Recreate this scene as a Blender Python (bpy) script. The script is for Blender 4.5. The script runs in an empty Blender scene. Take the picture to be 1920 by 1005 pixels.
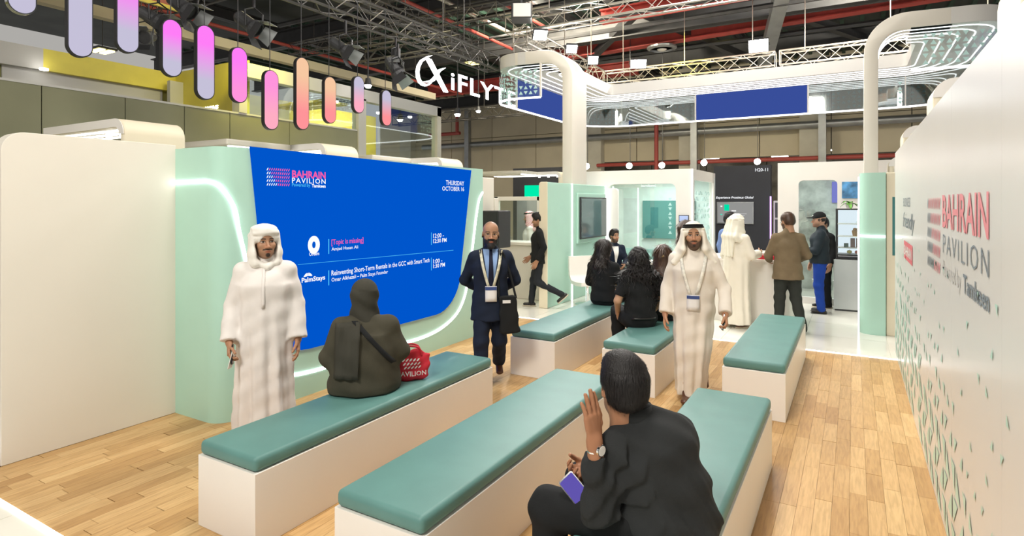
import bpy, bmesh, math, random
import numpy as np
from mathutils import Vector, Matrix
from mathutils.bvhtree import BVHTree

SC = bpy.context.scene
COL = SC.collection
PI = math.pi
random.seed(7)

# ------------------------------------------------------------------ camera, world, lights, exposure
YAW = math.atan(640 / 1100.0)
cam_d = bpy.data.cameras.new('camera')
cam_d.sensor_width = 36.0
cam_d.lens = 36.0 * 1100 / 1920
cam_d.shift_y = -(502.5 - 380) / 1920
cam_d.clip_start = 0.05
cam_d.clip_end = 200
cam = bpy.data.objects.new('camera', cam_d)
COL.objects.link(cam)
cam.location = (0, 0, 1.9)
cam.rotation_euler = (PI / 2, 0, YAW)
SC.camera = cam

wd = bpy.data.worlds.new('hall_air')
SC.world = wd
wd.use_nodes = True
wd.node_tree.nodes['Background'].inputs[0].default_value = (1.0, 0.97, 0.92, 1)
wd.node_tree.nodes['Background'].inputs[1].default_value = 0.42

SC.view_settings.view_transform = 'Standard'
SC.view_settings.look = 'None'
SC.view_settings.gamma = 1.0
SC.view_settings.use_curve_mapping = False
SC.view_settings.exposure = 0.0


def area(name, loc, target, size, power, color=(1, 0.95, 0.87), shape='SQUARE', sy=None, spread=None):
    l = bpy.data.lights.new(name, 'AREA')
    l.shape = 'RECTANGLE' if sy else shape
    l.size = size
    if sy: l.size_y = sy
    l.energy = power
    l.color = color
    if spread: l.spread = spread
    o = bpy.data.objects.new(name, l)
    COL.objects.link(o)
    o.location = loc
    d = Vector(target) - Vector(loc)
    o.rotation_euler = d.to_track_quat('-Z', 'Y').to_euler()
    return o


# high-bay lamps of the hall, above the stand and outside the frame, then two added wall lamps
area('hall_lamp', (-2.2, -2.2, 6.4), (-2.4, 4.5, 0.4), 1.8, 430)
area('hall_lamp', (-1.6, 3.2, 7.2), (-2.4, 4.5, 0), 1.6, 210)
area('hall_lamp', (-3.0, 6.6, 7.6), (-2.6, 6.0, 0), 1.8, 170, (1, 0.94, 0.84))
area('hall_lamp', (-2.2, 10.6, 7.9), (-2.2, 11.6, 0), 2.0, 440, (1, 0.97, 0.93))
area('hall_lamp', (-9.0, 8.5, 7.9), (-9, 8.0, 2), 2.0, 130, (1, 0.90, 0.55))
area('hall_lamp', (-8.0, 14.5, 8.0), (-9, 28.0, 4), 2.0, 1900, (1, 0.9, 0.68))  # this and the next: unseen lamps added to brighten the far wall
area('hall_lamp', (1.0, 14.5, 8.0), (1, 28.0, 4), 2.0, 1600, (1, 0.92, 0.75))


# ------------------------------------------------------------------ materials
def mat(name, col, rough=0.5, metal=0.0, emit=None, estr=1.0, bump=0.0, bscale=200.0, var=0.0, vscale=3.0,
        spec=0.5, coat=0.0, alpha=None, stretch=None, sheen=0.0):
    m = bpy.data.materials.new(name)
    m.use_nodes = True
    nt = m.node_tree
    b = nt.nodes['Principled BSDF']
    b.inputs['Base Color'].default_value = (*col, 1)
    b.inputs['Roughness'].default_value = rough
    b.inputs['Metallic'].default_value = metal
    b.inputs['Specular IOR Level'].default_value = spec
    if coat: b.inputs['Coat Weight'].default_value = coat
    if sheen: b.inputs['Sheen Weight'].default_value = sheen
    if emit:
        b.inputs['Emission Color'].default_value = (*emit, 1)
        b.inputs['Emission Strength'].default_value = estr
    tc = None
    if var or bump:
        tc = nt.nodes.new('ShaderNodeTexCoord')
        mp = nt.nodes.new('ShaderNodeMapping')
        nt.links.new(tc.outputs['Object'], mp.inputs[0])
        if stretch: mp.inputs['Scale'].default_value = stretch
    if var:
        n = nt.nodes.new('ShaderNodeTexNoise')
        n.inputs['Scale'].default_value = vscale
        n.inputs['Detail'].default_value = 4
        nt.links.new(mp.outputs[0], n.inputs['Vector'])
        r = nt.nodes.new('ShaderNodeValToRGB')
        r.color_ramp.elements[0].position = 0.3
        r.color_ramp.elements[1].position = 0.7
        r.color_ramp.elements[0].color = (*[c * (1 - var) for c in col], 1)
        r.color_ramp.elements[1].color = (*[min(1, c * (1 + var)) for c in col], 1)
        nt.links.new(n.outputs['Fac'], r.inputs[0])
        nt.links.new(r.outputs[0], b.inputs['Base Color'])
    if bump:
        n = nt.nodes.new('ShaderNodeTexNoise')
        n.inputs['Scale'].default_value = bscale
        n.inputs['Detail'].default_value = 3
        nt.links.new(mp.outputs[0], n.inputs['Vector'])
        bp = nt.nodes.new('ShaderNodeBump')
        bp.inputs['Strength'].default_value = bump
        bp.inputs['Distance'].default_value = 0.005
        nt.links.new(n.outputs['Fac'], bp.inputs['Height'])
        nt.links.new(bp.outputs[0], b.inputs['Normal'])
    return m


def emat(name, col, s):
    m = bpy.data.materials.new(name)
    m.use_nodes = True
    nt = m.node_tree
    nt.nodes.remove(nt.nodes['Principled BSDF'])
    e = nt.nodes.new('ShaderNodeEmission')
    e.inputs[0].default_value = (*col, 1)
    e.inputs[1].default_value = s
    nt.links.new(e.outputs[0], nt.nodes['Material Output'].inputs[0])
    return m


def glass(name, tint, refl=0.12, rough=0.02):
    m = bpy.data.materials.new(name)
    m.use_nodes = True
    nt = m.node_tree
    nt.nodes.remove(nt.nodes['Principled BSDF'])
    t = nt.nodes.new('ShaderNodeBsdfTransparent')
    t.inputs[0].default_value = (*tint, 1)
    g = nt.nodes.new('ShaderNodeBsdfGlossy')
    g.inputs['Roughness'].default_value = rough
    g.inputs[0].default_value = (0.95, 1, 0.98, 1)
    mx = nt.nodes.new('ShaderNodeMixShader')
    mx.inputs[0].default_value = refl
    nt.links.new(t.outputs[0], mx.inputs[1])
    nt.links.new(g.outputs[0], mx.inputs[2])
    nt.links.new(mx.outputs[0], nt.nodes['Material Output'].inputs[0])
    return m


def vcol_mat(name, rough=0.55, bump=0.0, bscale=150, sss=0.0):
    m = mat(name, (0.8, 0.8, 0.8), rough, bump=bump, bscale=bscale)
    nt = m.node_tree
    a = nt.nodes.new('ShaderNodeAttribute')
    a.attribute_name = 'Col'
    b = nt.nodes['Principled BSDF']
    nt.links.new(a.outputs['Color'], b.inputs['Base Color'])
    b.inputs['Specular IOR Level'].default_value = 0.35
    if sss:
        b.inputs['Subsurface Weight'].default_value = sss
        b.inputs['Subsurface Scale'].default_value = 0.01
    return m


# ------------------------------------------------------------------ objects
def link(o, parent=None):
    COL.objects.link(o)
    if parent is not None: o.parent = parent
    return o


def tag(o, label=None, cat=None, group=None, kind=None):
    if label: o['label'] = label
    if cat: o['category'] = cat
    if group: o['group'] = group
    if kind: o['kind'] = kind
    return o


def thing(name, label, cat, loc=(0, 0, 0), rotz=0.0, group=None, kind=None, parent=None):
    o = bpy.data.objects.new(name, None)
    o.empty_display_size = 0.1
    link(o, parent)
    o.location = loc
    o.rotation_euler = (0, 0, rotz)
    return tag(o, label, cat, group, kind)


def copy_tree(o, parent=None):
    c = o.copy()
    COL.objects.link(c)
    c.parent = parent
    for ch in list(o.children): copy_tree(ch, c)
    return c


def fast_mesh(name, V, F, smooth=False):
    """V (n,3), F (m,k) with equal k"""
    me = bpy.data.meshes.new(name)
    V = np.asarray(V, np.float32)
    F = np.asarray(F, np.int32)
    me.vertices.add(len(V))
    me.vertices.foreach_set('co', V.ravel())
    k = F.shape[1]
    me.loops.add(F.size)
    me.loops.foreach_set('vertex_index', F.ravel())
    me.polygons.add(len(F))
    me.polygons.foreach_set('loop_start', np.arange(0, F.size, k, dtype=np.int32))
    if smooth: me.polygons.foreach_set('use_smooth', np.ones(len(F), bool))
    me.update(calc_edges=True)
    return me


class MB:
    """collects polygons, then links them as ONE mesh object"""

    def __init__(s):
        s.v = []; s.f = []; s.mi = []; s.cur = 0

    def add(s, vs, fs):
        n = len(s.v)
        s.v += [tuple(v) for v in vs]
        s.f += [tuple(i + n for i in f) for f in fs]
        s.mi += [s.cur] * len(fs)
        return s

    def box(s, x0, x1, y0, y1, z0, z1):
        if x0 > x1: x0, x1 = x1, x0
        if y0 > y1: y0, y1 = y1, y0
        if z0 > z1: z0, z1 = z1, z0
        return s.add([(x0, y0, z0), (x1, y0, z0), (x1, y1, z0), (x0, y1, z0), (x0, y0, z1), (x1, y0, z1), (x1, y1, z1), (x0, y1, z1)],
                     [(0, 3, 2, 1), (4, 5, 6, 7), (0, 1, 5, 4), (1, 2, 6, 5), (2, 3, 7, 6), (3, 0, 4, 7)])

    def bar(s, a, b, w, h=None, n=4, caps=True, roll=PI / 4):
        """prism from a to b: n sides, radius w (n>4) or square side w (n=4)"""
        a = Vector(a); b = Vector(b)
        d = (b - a).normalized()
        up = Vector((0, 0, 1)) if abs(d.z) < 0.95 else Vector((1, 0, 0))
        u = d.cross(up).normalized(); v = u.cross(d)
        h = h or w
        ra, rb = (w / math.sqrt(2), h / math.sqrt(2)) if n == 4 else (w, h)
        vs = []
        for p in (a, b):
            for i in range(n):
                t = 2 * PI * i / n + (roll if n == 4 else 0)
                vs.append(p + u * (ra * math.cos(t)) + v * (rb * math.sin(t)))
        fs = [(i, (i + 1) % n, n + (i + 1) % n, n + i) for i in range(n)]
        if caps: fs += [tuple(range(n - 1, -1, -1)), tuple(range(n, 2 * n))]
        return s.add(vs, fs)

    def tube(s, pts, r, n=8, closed=False):
        pts = [Vector(p) for p in pts]
        m = len(pts)
        vs = []; fs = []
        u0 = None
        for i, p in enumerate(pts):
            if closed: d = pts[(i + 1) % m] - pts[i - 1]
            else: d = pts[min(i + 1, m - 1)] - pts[max(i - 1, 0)]
            d.normalize()
            if u0 is None:
                up = Vector((0, 0, 1)) if abs(d.z) < 0.9 else Vector((1, 0, 0))
                u0 = d.cross(up).normalized()
            else:
                u0 = (u0 - d * u0.dot(d)).normalized()
            v0 = d.cross(u0)
            rr = r[i] if isinstance(r, (list, tuple)) else r
            for k in range(n):
                t = 2 * PI * k / n
                vs.append(p + u0 * (rr * math.cos(t)) + v0 * (rr * math.sin(t)))
        seg = m if closed else m - 1
        for i in range(seg):
            j = (i + 1) % m
            for k in range(n):
                fs.append((i * n + k, i * n + (k + 1) % n, j * n + (k + 1) % n, j * n + k))
        if not closed:
            fs.append(tuple(range(n - 1, -1, -1)))
            fs.append(tuple(range((m - 1) * n, m * n)))
        return s.add(vs, fs)

    def lathe(s, prof, n=16, c=(0, 0, 0), axis='Z'):
        vs = []; fs = []
        for (r, z) in prof:
            for k in range(n):
                t = 2 * PI * k / n
                p = (r * math.cos(t), r * math.sin(t), z)
                if axis == 'Y': p = (p[0], p[2], p[1])
                if axis == 'X': p = (p[2], p[0], p[1])
                vs.append((p[0] + c[0], p[1] + c[1], p[2] + c[2]))
        m = len(prof)
        for i in range(m - 1):
            for k in range(n):
                fs.append((i * n + k, i * n + (k + 1) % n, (i + 1) * n + (k + 1) % n, (i + 1) * n + k))
        fs.append(tuple(range(n - 1, -1, -1)))
        fs.append(tuple(range((m - 1) * n, m * n)))
        return s.add(vs, fs)

    def prism(s, poly, to3, t0, t1):
        """2-D outline extruded: to3(a, b, t) -> xyz"""
        n = len(poly)
        vs = [to3(a, b, t0) for a, b in poly] + [to3(a, b, t1) for a, b in poly]
        fs = [tuple(range(n)), tuple(range(2 * n - 1, n - 1, -1))]
        fs += [(i, n + i, n + (i + 1) % n, (i + 1) % n) for i in range(n)]
        return s.add(vs, fs)

    def strip(s, A, B):
        """two matching polylines joined to a ribbon of quads"""
        n = len(A)
        return s.add(list(A) + list(B), [(i, i + 1, n + i + 1, n + i) for i in range(n - 1)])

    def build(s, name, m, parent=None, smooth=False, bevel=0.0, fix=True, loc=None, seg=2):
        me = bpy.data.meshes.new(name)
        me.from_pydata(s.v, [], s.f)
        ms = m if isinstance(m, (list, tuple)) else [m]
        for q in ms: me.materials.append(q)
        if len(ms) > 1: me.polygons.foreach_set('material_index', s.mi)
        if fix:
            bm = bmesh.new(); bm.from_mesh(me)
            bmesh.ops.recalc_face_normals(bm, faces=bm.faces)
            if bevel:
                es = [e for e in bm.edges if len(e.link_faces) == 2 and e.calc_face_angle(0) > 0.5]
                bmesh.ops.bevel(bm, geom=es, offset=bevel, segments=seg, affect='EDGES', profile=0.5, clamp_overlap=True)
            bm.to_mesh(me); bm.free()
        if smooth:
            me.polygons.foreach_set('use_smooth', [True] * len(me.polygons))
        o = bpy.data.objects.new(name, me)
        link(o, parent)
        if loc: o.location = loc
        return o


def sharp(o, ang=0.6):
    """smooth shading with sharp edges above the angle"""
    me = o.data
    me.polygons.foreach_set('use_smooth', [True] * len(me.polygons))
    bm = bmesh.new(); bm.from_mesh(me)
    for e in bm.edges:
        e.smooth = not (len(e.link_faces) == 2 and e.calc_face_angle(0) > ang)
    bm.to_mesh(me); bm.free()
    return o


def rrect(w0, w1, h0, h1, r, n=6, corners=(1, 1, 1, 1)):
    """rounded rectangle outline; corners: (w0,h0) (w1,h0) (w1,h1) (w0,h1)"""
    out = []
    cs = [(w0 + r, h0 + r, PI), (w1 - r, h0 + r, 1.5 * PI), (w1 - r, h1 - r, 0), (w0 + r, h1 - r, 0.5 * PI)]
    sq = [(w0, h0), (w1, h0), (w1, h1), (w0, h1)]
    for i, (cx, cy, a0) in enumerate(cs):
        if corners[i]:
            for k in range(n + 1):
                a = a0 + 0.5 * PI * k / n
                out.append((cx + r * math.cos(a), cy + r * math.sin(a)))
        else: out.append(sq[i])
    return out


def text_mesh(s, size, bold=0.0, align='LEFT', res=2, space=1.0, shear=0.0):
    cu = bpy.data.curves.new('t', 'FONT')
    cu.body = s; cu.size = size; cu.align_x = align; cu.resolution_u = res
    cu.offset = bold * size
    cu.space_character = space; cu.shear = shear
    cu.fill_mode = 'FRONT'
    o = bpy.data.objects.new('t', cu)
    COL.objects.link(o)
    dg = bpy.context.evaluated_depsgraph_get()
    me = bpy.data.meshes.new_from_object(o.evaluated_get(dg), depsgraph=dg)
    bpy.data.objects.remove(o)
    bpy.data.curves.remove(cu)
    V = np.array([v.co[:] for v in me.vertices], float)
    F = [tuple(p.vertices) for p in me.polygons]
    bpy.data.meshes.remove(me)
    return V, F


def letters(name, s, m, parent, to3, width=None, height=None, bold=0.0, size=1.0, align='LEFT', depth=0.0, res=2, space=1.0, shear=0.0, kind=None):
    """flat print (or raised letters if depth) laid out by to3(a, b, t)"""
    V, F = text_mesh(s, size, bold, 'LEFT', res, space, shear)
    x0, x1 = V[:, 0].min(), V[:, 0].max()
    y0, y1 = V[:, 1].min(), V[:, 1].max()
    sx = sy = 1.0
    if width: sx = width / (x1 - x0); sy = sx
    if height: sy = height / (y1 - y0); sx = sx if width else sy
    a = (V[:, 0] - x0) * sx
    if align == 'RIGHT': a = a - (x1 - x0) * sx
    if align == 'CENTER': a = a - 0.5 * (x1 - x0) * sx
    b = (V[:, 1] - y0) * sy
    mb = MB()
    if depth:
        top = [to3(p, q, depth) for p, q in zip(a, b)]
        bot = [to3(p, q, 0) for p, q in zip(a, b)]
        from collections import Counter
        ec = Counter()
        for f in F:
            for i in range(len(f)): ec[(f[i], f[(i + 1) % len(f)])] += 1
        mb.add(top, F)
        n = len(top)
        sides = [(i, j, n + j, n + i) for (i, j) in ec if (j, i) not in ec]
        mb2 = MB(); mb2.add(top + bot, F + sides)
        mb = mb2
    else:
        mb.add([to3(p, q, 0) for p, q in zip(a, b)], F)
    return mb.build(name, m, parent, fix=False)


# ------------------------------------------------------------------ signed distance fields -> one continuous surface
def smin(a, b, k):
    if k <= 0: return np.minimum(a, b)
    h = np.clip(0.5 + 0.5 * (b - a) / k, 0, 1)
    return b * (1 - h) + a * h - k * h * (1 - h)


class SDF:
    def __init__(s, lo, hi, h):
        s.h = h; s.lo = np.array(lo, float)
        n = np.ceil((np.array(hi, float) - s.lo) / h).astype(int) + 1
        s.ax = [(s.lo[i] + h * np.arange(n[i])).astype(np.float32) for i in range(3)]
        s.D = np.full(n, 0.3, np.float32)

    def sl(s, lo, hi):
        out = []
        for i in range(3):
            a = int(np.searchsorted(s.ax[i], lo[i])); b = int(np.searchsorted(s.ax[i], hi[i]))
            out.append(slice(max(0, a - 1), min(len(s.ax[i]), b + 1)))
        return tuple(out)

    def _apply(s, fn, lo, hi, k, op):
        m = k + 3 * s.h
        q = s.sl(np.array(lo) - m, np.array(hi) + m)
        X = s.ax[0][q[0]][:, None, None]; Y = s.ax[1][q[1]][None, :, None]; Z = s.ax[2][q[2]][None, None, :]
        if X.size == 0 or Y.size == 0 or Z.size == 0: return
        d = fn(X, Y, Z)
        if op == '+': s.D[q] = smin(s.D[q], d, k)
        elif op == '-': s.D[q] = -smin(-s.D[q], d, k)

    def cap(s, a, b, ra, rb=None, k=0.02, op='+'):
        """tapered capsule"""
        rb = ra if rb is None else rb
        a = np.array(a, float); b = np.array(b, float)
        ab = b - a; L2 = max(1e-9, ab @ ab); r = max(ra, rb)

        def fn(X, Y, Z):
            t = np.clip(((X - a[0]) * ab[0] + (Y - a[1]) * ab[1] + (Z - a[2]) * ab[2]) / L2, 0, 1)
            return np.sqrt((X - a[0] - ab[0] * t) ** 2 + (Y - a[1] - ab[1] * t) ** 2 + (Z - a[2] - ab[2] * t) ** 2) - (ra + (rb - ra) * t)
        s._apply(fn, np.minimum(a, b) - r, np.maximum(a, b) + r, k, op)
        return s

    def cone(s, a, b, ra, rb, k=0.02, op='+'):
        """tapered tube with a round start and a flat, cut end"""
        a = np.array(a, float); b = np.array(b, float)
        ab = b - a; L = math.sqrt(ab @ ab); ax = ab / L; r = max(ra, rb)

        def fn(X, Y, Z):
            w = (X - a[0]) * ax[0] + (Y - a[1]) * ax[1] + (Z - a[2]) * ax[2]
            t = np.clip(w / L, 0, 1.2) * L
            d = np.sqrt((X - a[0] - ax[0] * t) ** 2 + (Y - a[1] - ax[1] * t) ** 2 + (Z - a[2] - ax[2] * t) ** 2) - (ra + (rb - ra) * t / L)
            return np.maximum(d, w - L)
        s._apply(fn, np.minimum(a, b) - r, np.maximum(a, b) + r, k, op)
        return s

    def ell(s, c, r, R=None, k=0.02, op='+'):
        c = np.array(c, float); r = np.array(r, float); m = r.max()

        def fn(X, Y, Z):
            x, y, z = X - c[0], Y - c[1], Z - c[2]
            if R is not None:
                x, y, z = (R[0][0] * x + R[1][0] * y + R[2][0] * z, R[0][1] * x + R[1][1] * y + R[2][1] * z, R[0][2] * x + R[1][2] * y + R[2][2] * z)
            k0 = np.sqrt((x / r[0]) ** 2 + (y / r[1]) ** 2 + (z / r[2]) ** 2)
            k1 = np.sqrt((x / r[0] ** 2) ** 2 + (y / r[1] ** 2) ** 2 + (z / r[2] ** 2) ** 2) + 1e-6
            return k0 * (k0 - 1) / k1
        s._apply(fn, c - m, c + m, k, op)
        return s

    def loft(s, a, b, ra, rb, side=(1, 0, 0), k=0.02, op='+', e=2.0):
        """tapered elliptical column from a to b; ra=(r along side, r across)"""
        a = np.array(a, float); b = np.array(b, float)
        ab = b - a; L = math.sqrt(ab @ ab); ax = ab / L
        sd = np.array(side, float); sd = sd - ax * (sd @ ax); sd /= np.linalg.norm(sd)
        fw = np.cross(ax, sd); r = max(*ra, *rb)

        def fn(X, Y, Z):
            x, y, z = X - a[0], Y - a[1], Z - a[2]
            w = x * ax[0] + y * ax[1] + z * ax[2]
            t = np.clip(w / L, 0, 1)
            ov = np.maximum(0, np.maximum(-w, w - L))
            u = x * sd[0] + y * sd[1] + z * sd[2]
            v = x * fw[0] + y * fw[1] + z * fw[2]
            rx = ra[0] + (rb[0] - ra[0]) * t; ry = ra[1] + (rb[1] - ra[1]) * t
            mn = np.minimum(rx, ry)
            if e == 2.0: q = np.sqrt((u / rx) ** 2 + (v / ry) ** 2 + (ov / mn) ** 2)
            else: q = (np.abs(u / rx) ** e + np.abs(v / ry) ** e + (ov / mn) ** e) ** (1 / e)
            return (q - 1) * mn
        s._apply(fn, np.minimum(a, b) - r, np.maximum(a, b) + r, k, op)
        return s

    def prof(s, rows, fold=None, k=0.02, op='+'):
        """upright skirt: rows (z, cx, cy, rx, ry); fold(theta, z) pushes the surface"""
        rows = sorted(rows); R = np.array(rows, float)
        zz = R[:, 0]
        m = R[:, 3:5].max()
        lo = (R[:, 1].min() - m, R[:, 2].min() - m, zz[0]); hi = (R[:, 1].max() + m, R[:, 2].max() + m, zz[-1])

        def fn(X, Y, Z):
            cx = np.interp(Z, zz, R[:, 1]); cy = np.interp(Z, zz, R[:, 2]); rx = np.interp(Z, zz, R[:, 3]); ry = np.interp(Z, zz, R[:, 4])
            x = X - cx; y = Y - cy
            mn = np.minimum(rx, ry)
            d = (np.sqrt((x / rx) ** 2 + (y / ry) ** 2) - 1) * mn
            if fold is not None: d = d - fold(np.arctan2(y / ry, x / rx), Z)
            return np.maximum(d, np.maximum(zz[0] - Z, Z - zz[-1]))
        s._apply(fn, lo, hi, k, op)
        return s

    def half(s, p, n, op='-', k=0.0):
        """cut away the side the normal points to"""
        p = np.array(p, float); n = np.array(n, float); n = n / np.linalg.norm(n)
        X = s.ax[0][:, None, None]; Y = s.ax[1][None, :, None]; Z = s.ax[2][None, None, :]
        d = (X - p[0]) * n[0] + (Y - p[1]) * n[1] + (Z - p[2]) * n[2]
        s.D = np.maximum(s.D, d).astype(np.float32)
        return s

    def rumple(s, fn):
        X = s.ax[0][:, None, None]; Y = s.ax[1][None, :, None]; Z = s.ax[2][None, None, :]
        near = np.abs(s.D) < 0.06
        f = np.broadcast_to(fn(X, Y, Z), s.D.shape)
        s.D = np.where(near, s.D - f, s.D).astype(np.float32)
        return s

    def surf(s):
        D = s.D
        D[0] = D[-1] = 0.3; D[:, 0] = D[:, -1] = 0.3; D[:, :, 0] = D[:, :, -1] = 0.3
        ins = D < 0
        c = np.zeros(tuple(n - 1 for n in D.shape), np.uint8)
        for i in (0, 1):
            for j in (0, 1):
                for k in (0, 1):
                    c += ins[i:i + c.shape[0], j:j + c.shape[1], k:k + c.shape[2]]
        act = (c > 0) & (c < 8)
        idx = np.full(c.shape, -1, np.int32)
        I, J, K = np.nonzero(act)
        idx[I, J, K] = np.arange(len(I))
        cs = [(0, 0, 0), (1, 0, 0), (0, 1, 0), (1, 1, 0), (0, 0, 1), (1, 0, 1), (0, 1, 1), (1, 1, 1)]
        val = [D[I + a, J + b, K + d] for a, b, d in cs]
        acc = np.zeros((len(I), 3)); cnt = np.zeros(len(I))
        for p, q in ((0, 1), (2, 3), (4, 5), (6, 7), (0, 2), (1, 3), (4, 6), (5, 7), (0, 4), (1, 5), (2, 6), (3, 7)):
            va, vb = val[p], val[q]
            x = (va < 0) != (vb < 0)
            t = np.where(x, va / np.where(x, va - vb, 1), 0)
            for d in range(3):
                acc[:, d] += np.where(x, cs[p][d] + (cs[q][d] - cs[p][d]) * t, 0)
            cnt += x
        P = acc / np.maximum(cnt, 1)[:, None]
        V = s.lo + s.h * (np.stack([I, J, K], 1) + P)
        Q = []
        for ax in range(3):
            sh = [slice(1, -1)] * 3; sh[ax] = slice(0, -1)
            sh2 = list(sh); sh2[ax] = slice(1, None)
            a = ins[tuple(sh)]; b = ins[tuple(sh2)]
            e = np.argwhere(a != b)
            if len(e) == 0: continue
            st = a[tuple(e.T)]
            o = np.ones(3, int); o[ax] = 0
            e = e + o
            u, v = (ax + 1) % 3, (ax + 2) % 3
            du = np.zeros(3, int); du[u] = 1
            dv = np.zeros(3, int); dv[v] = 1
            q = np.stack([idx[tuple((e - du - dv).T)], idx[tuple((e - dv).T)], idx[tuple(e.T)], idx[tuple((e - du).T)]], 1)
            q[~st] = q[~st][:, ::-1]
            Q.append(q)
        Q = np.concatenate(Q)
        Q = Q[(Q >= 0).all(1)]
        return V, Q


def sdf_obj(s, name, m, parent=None, relax=1):
    V, Q = s.surf()
    if relax: V = relaxed(V, Q, relax)
    me = fast_mesh(name, V, Q, True)
    me.materials.append(m)
    o = bpy.data.objects.new(name, me)
    return link(o, parent)


def relaxed(V, Q, n=1, w=0.5):
    for _ in range(n):
        A = np.zeros_like(V); C = np.zeros(len(V))
        for i in range(4):
            a, b = Q[:, i], Q[:, (i + 1) % 4]
            for d in range(3):
                A[:, d] += np.bincount(a, V[b, d], len(V)) + np.bincount(b, V[a, d], len(V))
            C += np.bincount(a, minlength=len(V)) + np.bincount(b, minlength=len(V))
        V = V * (1 - w) + w * A / np.maximum(C, 1)[:, None]
    return V


# ================================================================== materials of the place
def plank_mat():
    m = mat('oak_plank', (0.6, 0.38, 0.17), 0.36, spec=0.4)
    nt = m.node_tree; b = nt.nodes['Principled BSDF']
    oi = nt.nodes.new('ShaderNodeObjectInfo'); ge = nt.nodes.new('ShaderNodeNewGeometry')
    ad = nt.nodes.new('ShaderNodeMath'); ad.operation = 'ADD'
    fr = nt.nodes.new('ShaderNodeMath'); fr.operation = 'FRACT'
    nt.links.new(oi.outputs['Random'], ad.inputs[0]); nt.links.new(ge.outputs['Random Per Island'], ad.inputs[1])
    nt.links.new(ad.outputs[0], fr.inputs[0])
    r = nt.nodes.new('ShaderNodeValToRGB')
    e = r.color_ramp.elements
    e[0].position = 0; e[0].color = (0.420, 0.241, 0.092, 1)
    e[1].position = 1; e[1].color = (0.638, 0.432, 0.204, 1)
    for p, c in ((0.2, (0.496, 0.299, 0.120, 1)), (0.55, (0.554, 0.349, 0.152, 1)), (0.85, (0.605, 0.394, 0.180, 1))):
        q = e.new(p); q.color = c
    nt.links.new(fr.outputs[0], r.inputs[0])
    tc = nt.nodes.new('ShaderNodeNewGeometry')
    mp = nt.nodes.new('ShaderNodeMapping'); mp.inputs['Scale'].default_value = (26, 2.2, 1)
    nt.links.new(tc.outputs['Position'], mp.inputs[0])
    n = nt.nodes.new('ShaderNodeTexNoise'); n.inputs['Scale'].default_value = 2.4; n.inputs['Detail'].default_value = 6; n.inputs['Distortion'].default_value = 0.6
    nt.links.new(mp.outputs[0], n.inputs['Vector'])
    mx = nt.nodes.new('ShaderNodeMix'); mx.data_type = 'RGBA'; mx.blend_type = 'MULTIPLY'; mx.inputs[0].default_value = 0.75
    r2 = nt.nodes.new('ShaderNodeValToRGB')
    r2.color_ramp.elements[0].position = 0.32; r2.color_ramp.elements[0].color = (0.74, 0.68, 0.6, 1)
    r2.color_ramp.elements[1].position = 0.62; r2.color_ramp.elements[1].color = (1.05, 1.03, 1.0, 1)
    nt.links.new(n.outputs['Fac'], r2.inputs[0])
    nt.links.new(r.outputs[0], mx.inputs[6]); nt.links.new(r2.outputs[0], mx.inputs[7])
    nt.links.new(mx.outputs[2], b.inputs['Base Color'])
    return m


M = {}
M['plank'] = plank_mat()
M['slab'] = mat('floor_screed', (0.36, 0.22, 0.10), 0.7, var=0.1)
M['tile'] = mat('cream_gloss_tile', (0.80, 0.78, 0.70), 0.12, var=0.03, vscale=1.5)
M['white'] = mat('white_laminate', (0.86, 0.82, 0.77), 0.42, var=0.015, vscale=2)
M['bench'] = mat('bench_white', (0.83, 0.785, 0.725), 0.4, var=0.015, vscale=2)
M['cream'] = mat('cream_paint', (0.76, 0.715, 0.63), 0.45, var=0.02, vscale=1.2)
M['beige'] = mat('beige_paint', (0.80, 0.72, 0.55), 0.5, var=0.02)
M['print_white'] = mat('printed_wall_white', (0.68, 0.66, 0.62), 0.28, var=0.02, vscale=1.0)
M['canopy_white'] = mat('canopy_white', (0.66, 0.64, 0.61), 0.45, var=0.01)
M['mint'] = mat('mint_paint', (0.43, 0.68, 0.57), 0.4, var=0.02)
M['teal'] = mat('teal_vinyl', (0.10, 0.235, 0.215), 0.5, bump=0.15, bscale=400, var=0.06, vscale=4)
M['led'] = emat('led_strip', (1.0, 0.99, 0.97), 6.0)
M['led_soft'] = emat('led_line', (1.0, 0.99, 1.0), 3.0)
M['flood'] = emat('flood_lamp', (1.0, 0.98, 0.93), 30.0)
M['lampyellow'] = emat('yellow_lamp', (1.0, 0.85, 0.25), 6.0)
M['bulb'] = emat('down_lamp', (1.0, 0.97, 0.9), 14.0)
M['blue'] = emat('screen_blue', (0.0, 0.092, 0.60), 1.0)
M['scr_white'] = emat('screen_white', (0.95, 0.97, 1.0), 1.05)
M['scr_pink'] = emat('screen_pink', (1.0, 0.12, 0.42), 0.95)
M['scr_cyan'] = emat('screen_cyan', (0.08, 0.55, 0.95), 1.0)
M['panel_blue'] = emat('canopy_blue', (0.045, 0.085, 0.36), 0.9)
M['red_print'] = mat('red_print', (0.70, 0.12, 0.15), 0.4)
M['pink_print'] = mat('pink_print', (0.76, 0.22, 0.25), 0.4)
M['slate_print'] = mat('slate_print', (0.16, 0.20, 0.24), 0.4)
M['pale_print'] = mat('pale_print', (0.50, 0.49, 0.48), 0.4)
M['teal_print'] = mat('teal_print', (0.44, 0.68, 0.57), 0.35)
M['mint_print'] = mat('mint_print', (0.55, 0.80, 0.78), 0.4)
M['glass'] = glass('clear_glass', (0.93, 0.98, 0.97), 0.10)
M['glass_mirror'] = glass('reflective_glass', (0.52, 0.57, 0.58), 0.30, 0.04)
M['black'] = mat('black_plastic', (0.018, 0.018, 0.02), 0.4)
M['blackmat'] = mat('black_board', (0.02, 0.021, 0.028), 0.6, var=0.1)
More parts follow.
